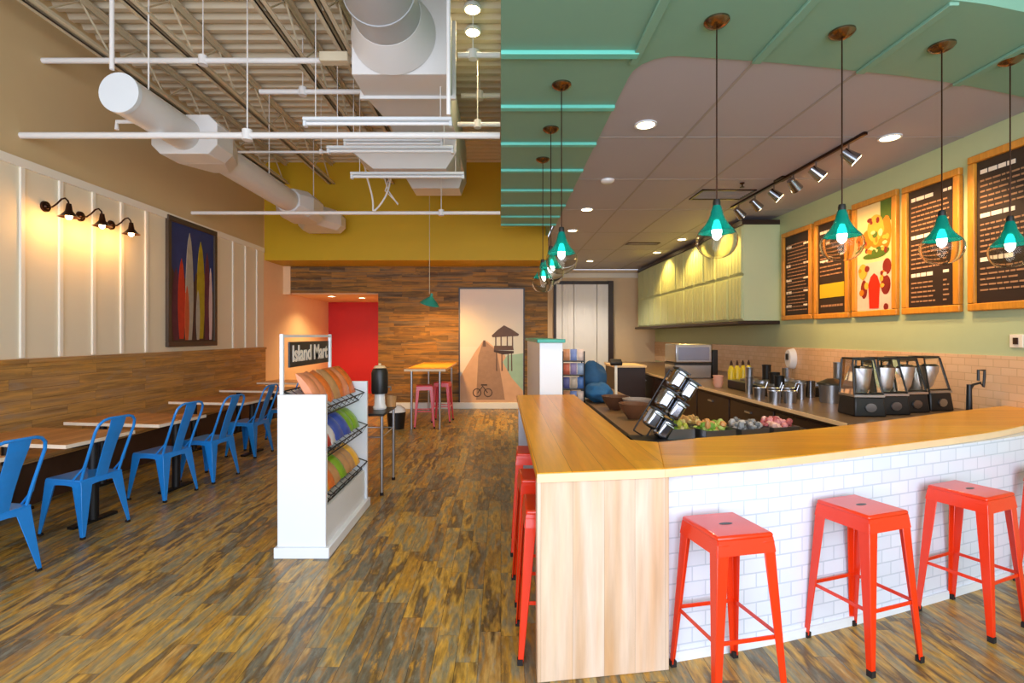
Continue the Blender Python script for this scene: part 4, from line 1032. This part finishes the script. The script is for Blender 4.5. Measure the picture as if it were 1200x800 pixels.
# equipment on the back counter
def box_machine(x, y):
    t = thing('ice_machine', 'blue grey stainless box machine at the far end of the back counter', 'kitchen machine', (x, y, .9))
    MB().bb((-.32, -.25, 0), (.32, .3, .24)).build('lower_body', M['steel'], t, bevel=.012)
    MB().bb((-.32, -.28, .27), (.32, .3, .6)).build('upper_body', M['steel'], t, bevel=.02)
    MB().bb((-.33, -.26, .235), (.33, .3, .27)).build('dark_band', M['black'], t)
    MB().bb((-.27, -.29, .32), (.27, -.28, .55)).build('front_door', mat('machine_door', '8e93a8', .35, metal=.6), t, bevel=.008)
    MB().bb((.34, -.24, 0), (.44, .26, .5)).build('side_unit', M['black'], t, bevel=.01)
box_machine(3.36, 9.2)
def bottle(x, y, z, r, h, col, lab, cat='bottle', grp=None, cap='black', name='squeeze_bottle'):
    t = thing(name, lab, cat, (x, y, z), group=grp)
    MB().lathe([(0, 0), (r, 0), (r*1.02, h*.1), (r, h*.62), (r*.55, h*.76), (r*.35, h*.8), (0, h*.8)], n=18).build('bottle_body', col, t)
    MB().lathe([(0, h*.8), (r*.4, h*.8), (r*.36, h*.9), (r*.1, h), (0, h)], n=14).build('cap', M[cap], t)
yl = mat('yellow_liquid', 'cdb41c', .3)
for i in range(4):
    bottle(3.42+i*.11, 7.6+.05*i, .9, .05, .38, yl, 'yellow bottle on the back counter, %s of four' % ['leftmost', 'second', 'third', 'rightmost'][i], grp='yellow bottles on the back counter', cap='bronze')
for i in range(3):
    o = MB().lathe([(0, 0), (.05, 0), (.075, .08), (.07, .08), (.045, .01), (0, .01)], n=18).build('bowl', mat('pink_bowl', 'e0a890', .4)); o.location = (3.16+.0*i, 7.45, .9+i*.045)
    tag(o, 'pale pink bowl at the %s of the stack by the yellow bottles' % ['bottom', 'middle', 'top'][i], 'bowl', 'stacked pink bowls')
# gas range / pans
t = thing('hot_plate', 'dark low cooktop with steel rings on the back counter', 'cooktop', (3.8, 7.0, .9))
MB().bb((-.55, -.75, 0), (.5, .35, .12)).build('cooktop_body', M['black'], t, bevel=.01)
for i in range(3):
    for j in range(2): MB().lathe([(.09, .12), (.12, .12), (.12, .14), (.09, .14), (.09, .12)], (-.3+j*.5, -.5+i*.36, 0), n=20).build('burner_ring', M['steel'], t)
for i in range(5):
    x, y = 3.05+.16*(i % 3), 6.05-.28*(i//3)-.02*i
    t = thing('steel_tub', 'round steel tub on the back counter, %s of five before the cooktop' % ['first', 'second', 'third', 'fourth', 'last'][i], 'tub', (x, y, .9), group='steel tubs on the back counter')
    MB().lathe([(0, 0), (.06, 0), (.07, .13), (.075, .135), (.065, .13), (.055, .01), (0, .01)], n=20).build('tub_body', M['steel'], t)
    MB().tube([(.07, 0, .12), (.1, 0, .2)], .006, 6).build('ladle_handle', M['steel'], t)
cl = [(3.35, 6.9, .05, .2, 'steel'), (3.5, 6.55, .06, .16, 'black'), (3.2, 6.6, .045, .22, 'steel'), (3.75, 6.2, .05, .2, 'chrome'), (3.95, 6.05, .045, .24, 'black'), (3.4, 6.25, .055, .14, 'black'), (3.55, 6.05, .045, .18, 'steel'), (4.1, 7.9, .06, .3, 'black'), (4.3, 7.7, .06, .26, 'steel'), (4.15, 6.3, .05, .3, 'steel')]
for i, (x, y, r, h, mk) in enumerate(cl):
    o = MB().lathe([(0, 0), (r, 0), (r*1.05, h*.9), (r*1.12, h), (r*.95, h), (r*.9, h*.1), (0, h*.1)], n=18).build('metal_canister', M[mk]); o.location = (x, y, .9+(.0 if y < 6.7 or x < 3.25 else .0))
    if 6.25 <= y <= 7.35 and x >= 3.25: o.location.z = 1.02
    tag(o, 'small %s canister among the clutter of the back counter' % ('dark' if mk == 'black' else 'shiny steel'), 'canister', '%s canisters on the back counter' % ('dark' if mk == 'black' else 'shiny'))
t = thing('lidded_crock', 'round crock with wide black lid left of the blenders', 'crock', (3.72, 5.75, .9))
MB().lathe([(0, 0), (.12, 0), (.13, .2), (0, .2)], n=24).build('crock_body', M['steel'], t)
MB().lathe([(0, .27), (.05, .265), (.14, .22), (.15, .2), (0, .2)], n=24).build('lid', M['black'], t)
t = thing('soap_dispenser', 'white oval dispenser mounted on the peach tiles', 'dispenser', (XR-.012, 8.2, 1.28))
m = MB(); pts = [(.11*math.cos(2*PI*k/24), .17*math.sin(2*PI*k/24)) for k in range(24)]
m.loft([Vector((0, a, b)) for a, b in pts], [Vector((-.10, a*.8, b*.85)) for a, b in pts]); m.build('housing', M['white_gloss'], t, bevel=.01)
m = MB(); m.bb((-.115, -.03, -.02), (-.10, .03, .08)); m.build('window', M['black'], t)
MB().cyl((-.05, 0, -.16), (-.05, 0, -.2), .02, n=12).build('nozzle', M['steel'], t)
t = thing('wall_outlet', 'small pale switch plate near the right edge on the green wall', 'switch plate', (XR, 4.66, 1.6))
MB().bb((-.012, -.06, -.06), (0, .06, .06)).build('plate', M['cream_sh'], t, bevel=.003); MB().bb((-.022, -.02, -.03), (-.012, .02, .03)).build('switch', M['dark_wood'], t)
t = thing('tap', 'black swan neck tap by the wall at the right end of the bar', 'tap', (4.5, 4.92, .9))
MB().cyl((0, 0, 0), (0, 0, .28), .025, .02, 12).build('tap_body', M['black'], t)
MB().tube([(0, 0, .22), (.02, -.02, .28), (.07, -.04, .3), (.09, -.05, .26), (.1, -.05, .36), (.1, -.05, .42), (.05, -.04, .42), (.05, -.04, .32)], .012, 8).build('spout', M['black'], t)
# stuff at far end of the prep counter
def cloth(x, y, z, rx, ry, rz, m_, lab, name, cat):
    m = MB(); random.seed(len(lab)); m.blob((0, 0, rz), (rx, ry, rz), jit=.24, n=14, m=8); o = m.build(name, m_); o.location = (x, y, z)
    sb = o.modifiers.new('s', 'SUBSURF'); sb.levels = 1; sb.render_levels = 2; tag(o, lab, cat)
t = thing('snack_rack', 'narrow rack of small printed packets right of the white half wall', 'rack', (.88, 6.3, .84))
m = MB()
for x in (-.13, .13):
    for y in (-.1, .1): m.cyl((x, y, -.1), (x, y, .62), .008, n=8)
m.build('rack_frame', M['black_metal'], t)
for k in range(4): MB().bb((-.13, -.1, -.02+k*.17), (.13, .1, -.01+k*.17)).build('rack_shelf', M['black_metal'], t)
pc = ['c98a60', '7a8cc0', 'd8c0b0', '5a5a90', 'b0a090', '4468a0', 'c06048', '8a7aa0', '90a0b8']
wr = ['left', 'middle', 'right']; lv = ['lowest', 'second', 'third', 'top']
for k in range(4):
    for j in range(3):
        o = bag_mb(.08, .14, .05).build('snack_packet', mat('packet_'+str(k)+str(j), pc[(k*3+j) % 9], .5, var=.3, scale=30)); o.location = (.80+j*.085, 6.24, .835+k*.17); o.rotation_euler = (0, 0, R(80))
        tag(o, '%s packet on the %s shelf of the narrow rack by the half wall' % (wr[j], lv[k]), 'packet', 'packets in the narrow rack')
den = mat('blue_cloth', '1f5a88', .8, var=.35, scale=12, bump=.3)
cloth(1.19, 6.2, .84, .17, .2, .12, den, 'rumpled blue cloth bundle lying on the prep counter', 'cloth_bundle', 'cloth')
cloth(1.18, 6.6, .84, .19, .18, .24, mat('blue_cloth_dark', '1a4a70', .8, var=.35, scale=12, bump=.3), 'taller dark blue cloth bundle behind the rumpled one', 'cloth_bundle', 'cloth')
cloth(1.48, 6.1, .84, .14, .1, .04, mat('pale_cloth', 'cfc4ac', .8, var=.2, scale=12), 'folded pale towel in front of the blue bundles', 'towel', 'towel')
t = thing('card_terminal', 'small black card reader on a pale stand behind the blue cloths', 'card reader', (1.55, 6.9, .84))
MB().cyl((0, 0, 0), (0, 0, .42), .02, n=10).build('stand', M['cream_sh'], t); MB().box((0, 0, .45), (.16, .1, .05), Matrix.Rotation(R(30), 3, 'X')).build('reader', M['black'], t, bevel=.01)
for i, (x, y) in enumerate(((1.3, 5.0), (1.42, 5.35), (1.25, 5.6))):
    t = thing('mixing_bowl', 'brown rimmed bowl behind the chrome dispensers, %s of three' % ['nearest', 'middle', 'farthest'][i], 'bowl', (x, y, .84), group='bowls on the prep counter')
    MB().lathe([(0, 0), (.06, 0), (.13, .1), (.15, .15), (.142, .15), (.12, .1), (.055, .012), (0, .012)], n=26).build('bowl', mat('bowl_brown%d' % i, ['6a4630', '8c8078', '5a3a28'][i], .35), t)
# rear kitchen: counter with dark machines
t = thing('rear_cabinet', 'dark low cabinet with cream top against the kitchen back wall', 'cabinet', (2.55, 10.4, 0))
m = MB(); m.bb((-.3, -.3, 0), (.3, .6, 1.02)); m.build('cabinet_body', M['dark_wood'], t); m = MB(); m.bb((-.32, -.33, 1.02), (.32, .63, 1.06)); m.build('worktop', M['edge'], t)

# ------------------------------------------------------------------ light
def light(kind, name, loc, energy, col, rot=(0, 0, 0), **k):
    l = bpy.data.lights.new(name, kind); l.energy = energy; l.color = lin(col)[:3]
    for a, v in k.items(): setattr(l, a, v)
    o = bpy.data.objects.new(name, l); C.objects.link(o); o.location = loc; o.rotation_euler = rot; return o
w = bpy.data.worlds.new('daylight'); SC.world = w; w.use_nodes = True
w.node_tree.nodes['Background'].inputs[0].default_value = lin('dfeaff'); w.node_tree.nodes['Background'].inputs[1].default_value = 1.0
light('SPOT', 'kitchen_rear_fill', (2.4, 13.8, ZC-.02), 160, 'fff0dc', spot_size=R(130), spot_blend=.6, shadow_soft_size=.08)  # added fill that lifts the dark kitchen rear and its curtain
light('AREA', 'storefront_daylight', (0, YF+.1, 2.3), 400, 'e8f0ff', (R(90), 0, 0), shape='RECTANGLE', size=9.2, size_y=4.0)
for (x, y, _) in cans[:4]: light('SPOT', 'downlight_lamp', (x, y, ZC-.02), 95, 'ffdcac', spot_size=R(120), spot_blend=.6, shadow_soft_size=.07)
for (x, y, _) in cans[4:7]: light('SPOT', 'cabinet_downlight_lamp', (x, y, ZC-.02), 90, 'ffd070', spot_size=R(125), spot_blend=.5, shadow_soft_size=.05)
for (x, y, _) in c2: light('SPOT', 'corridor_lamp', (x, y, 2.57), 60, 'ffd8a0', spot_size=R(140), spot_blend=.6, shadow_soft_size=.06)
for (x, y) in hb: light('SPOT', 'disc_lamp', (x, y, ZD-.12), 10, 'ffe0b0', spot_size=R(150), spot_blend=.6, shadow_soft_size=.09)
for y in SCO: light('POINT', 'sconce_lamp', (XL+.262, y, 2.87), 5.5, 'ffb45c', shadow_soft_size=.04)
for i, y in enumerate(heads):
    d_ = Vector((1.1, 0, -1.0)); light('SPOT', 'track_lamp', (3.68, y, ZC-.22), 45, 'ffc078', d_.to_track_quat('-Z', 'Y').to_euler(), spot_size=R(75), spot_blend=.7, shadow_soft_size=.04)
for (x, y, _) in []: light('POINT', 'pendant_bulb_lamp', (x, y, ZC-1.50), 9, 'ffe6c0', shadow_soft_size=.05)
light('SPOT', 'table_pendant_lamp', (-1.38, 10.0, 2.2), 130, 'ffc060', (R(28), 0, 0), spot_size=R(150), spot_blend=.6, shadow_soft_size=.1)

# ------------------------------------------------------------------ camera
cd = bpy.data.cameras.new('camera'); cam = bpy.data.objects.new('camera', cd); C.objects.link(cam); SC.camera = cam
cam.location = (0, 0, 1.65); cam.rotation_euler = (PI/2, 0, 0)
cd.sensor_width = 36; cd.lens = 18; cd.shift_x = 13/1200; cd.shift_y = -7/1200; cd.clip_start = .05
SC.view_settings.view_transform = 'Standard'; SC.view_settings.look = 'None'; SC.view_settings.gamma = 1; SC.view_settings.use_curve_mapping = False
SC.view_settings.exposure = .6
SC.cycles.use_denoising = True; SC.cycles.max_bounces = 10; SC.cycles.diffuse_bounces = 5; SC.cycles.transmission_bounces = 8
SC.cycles.sample_clamp_indirect = 6
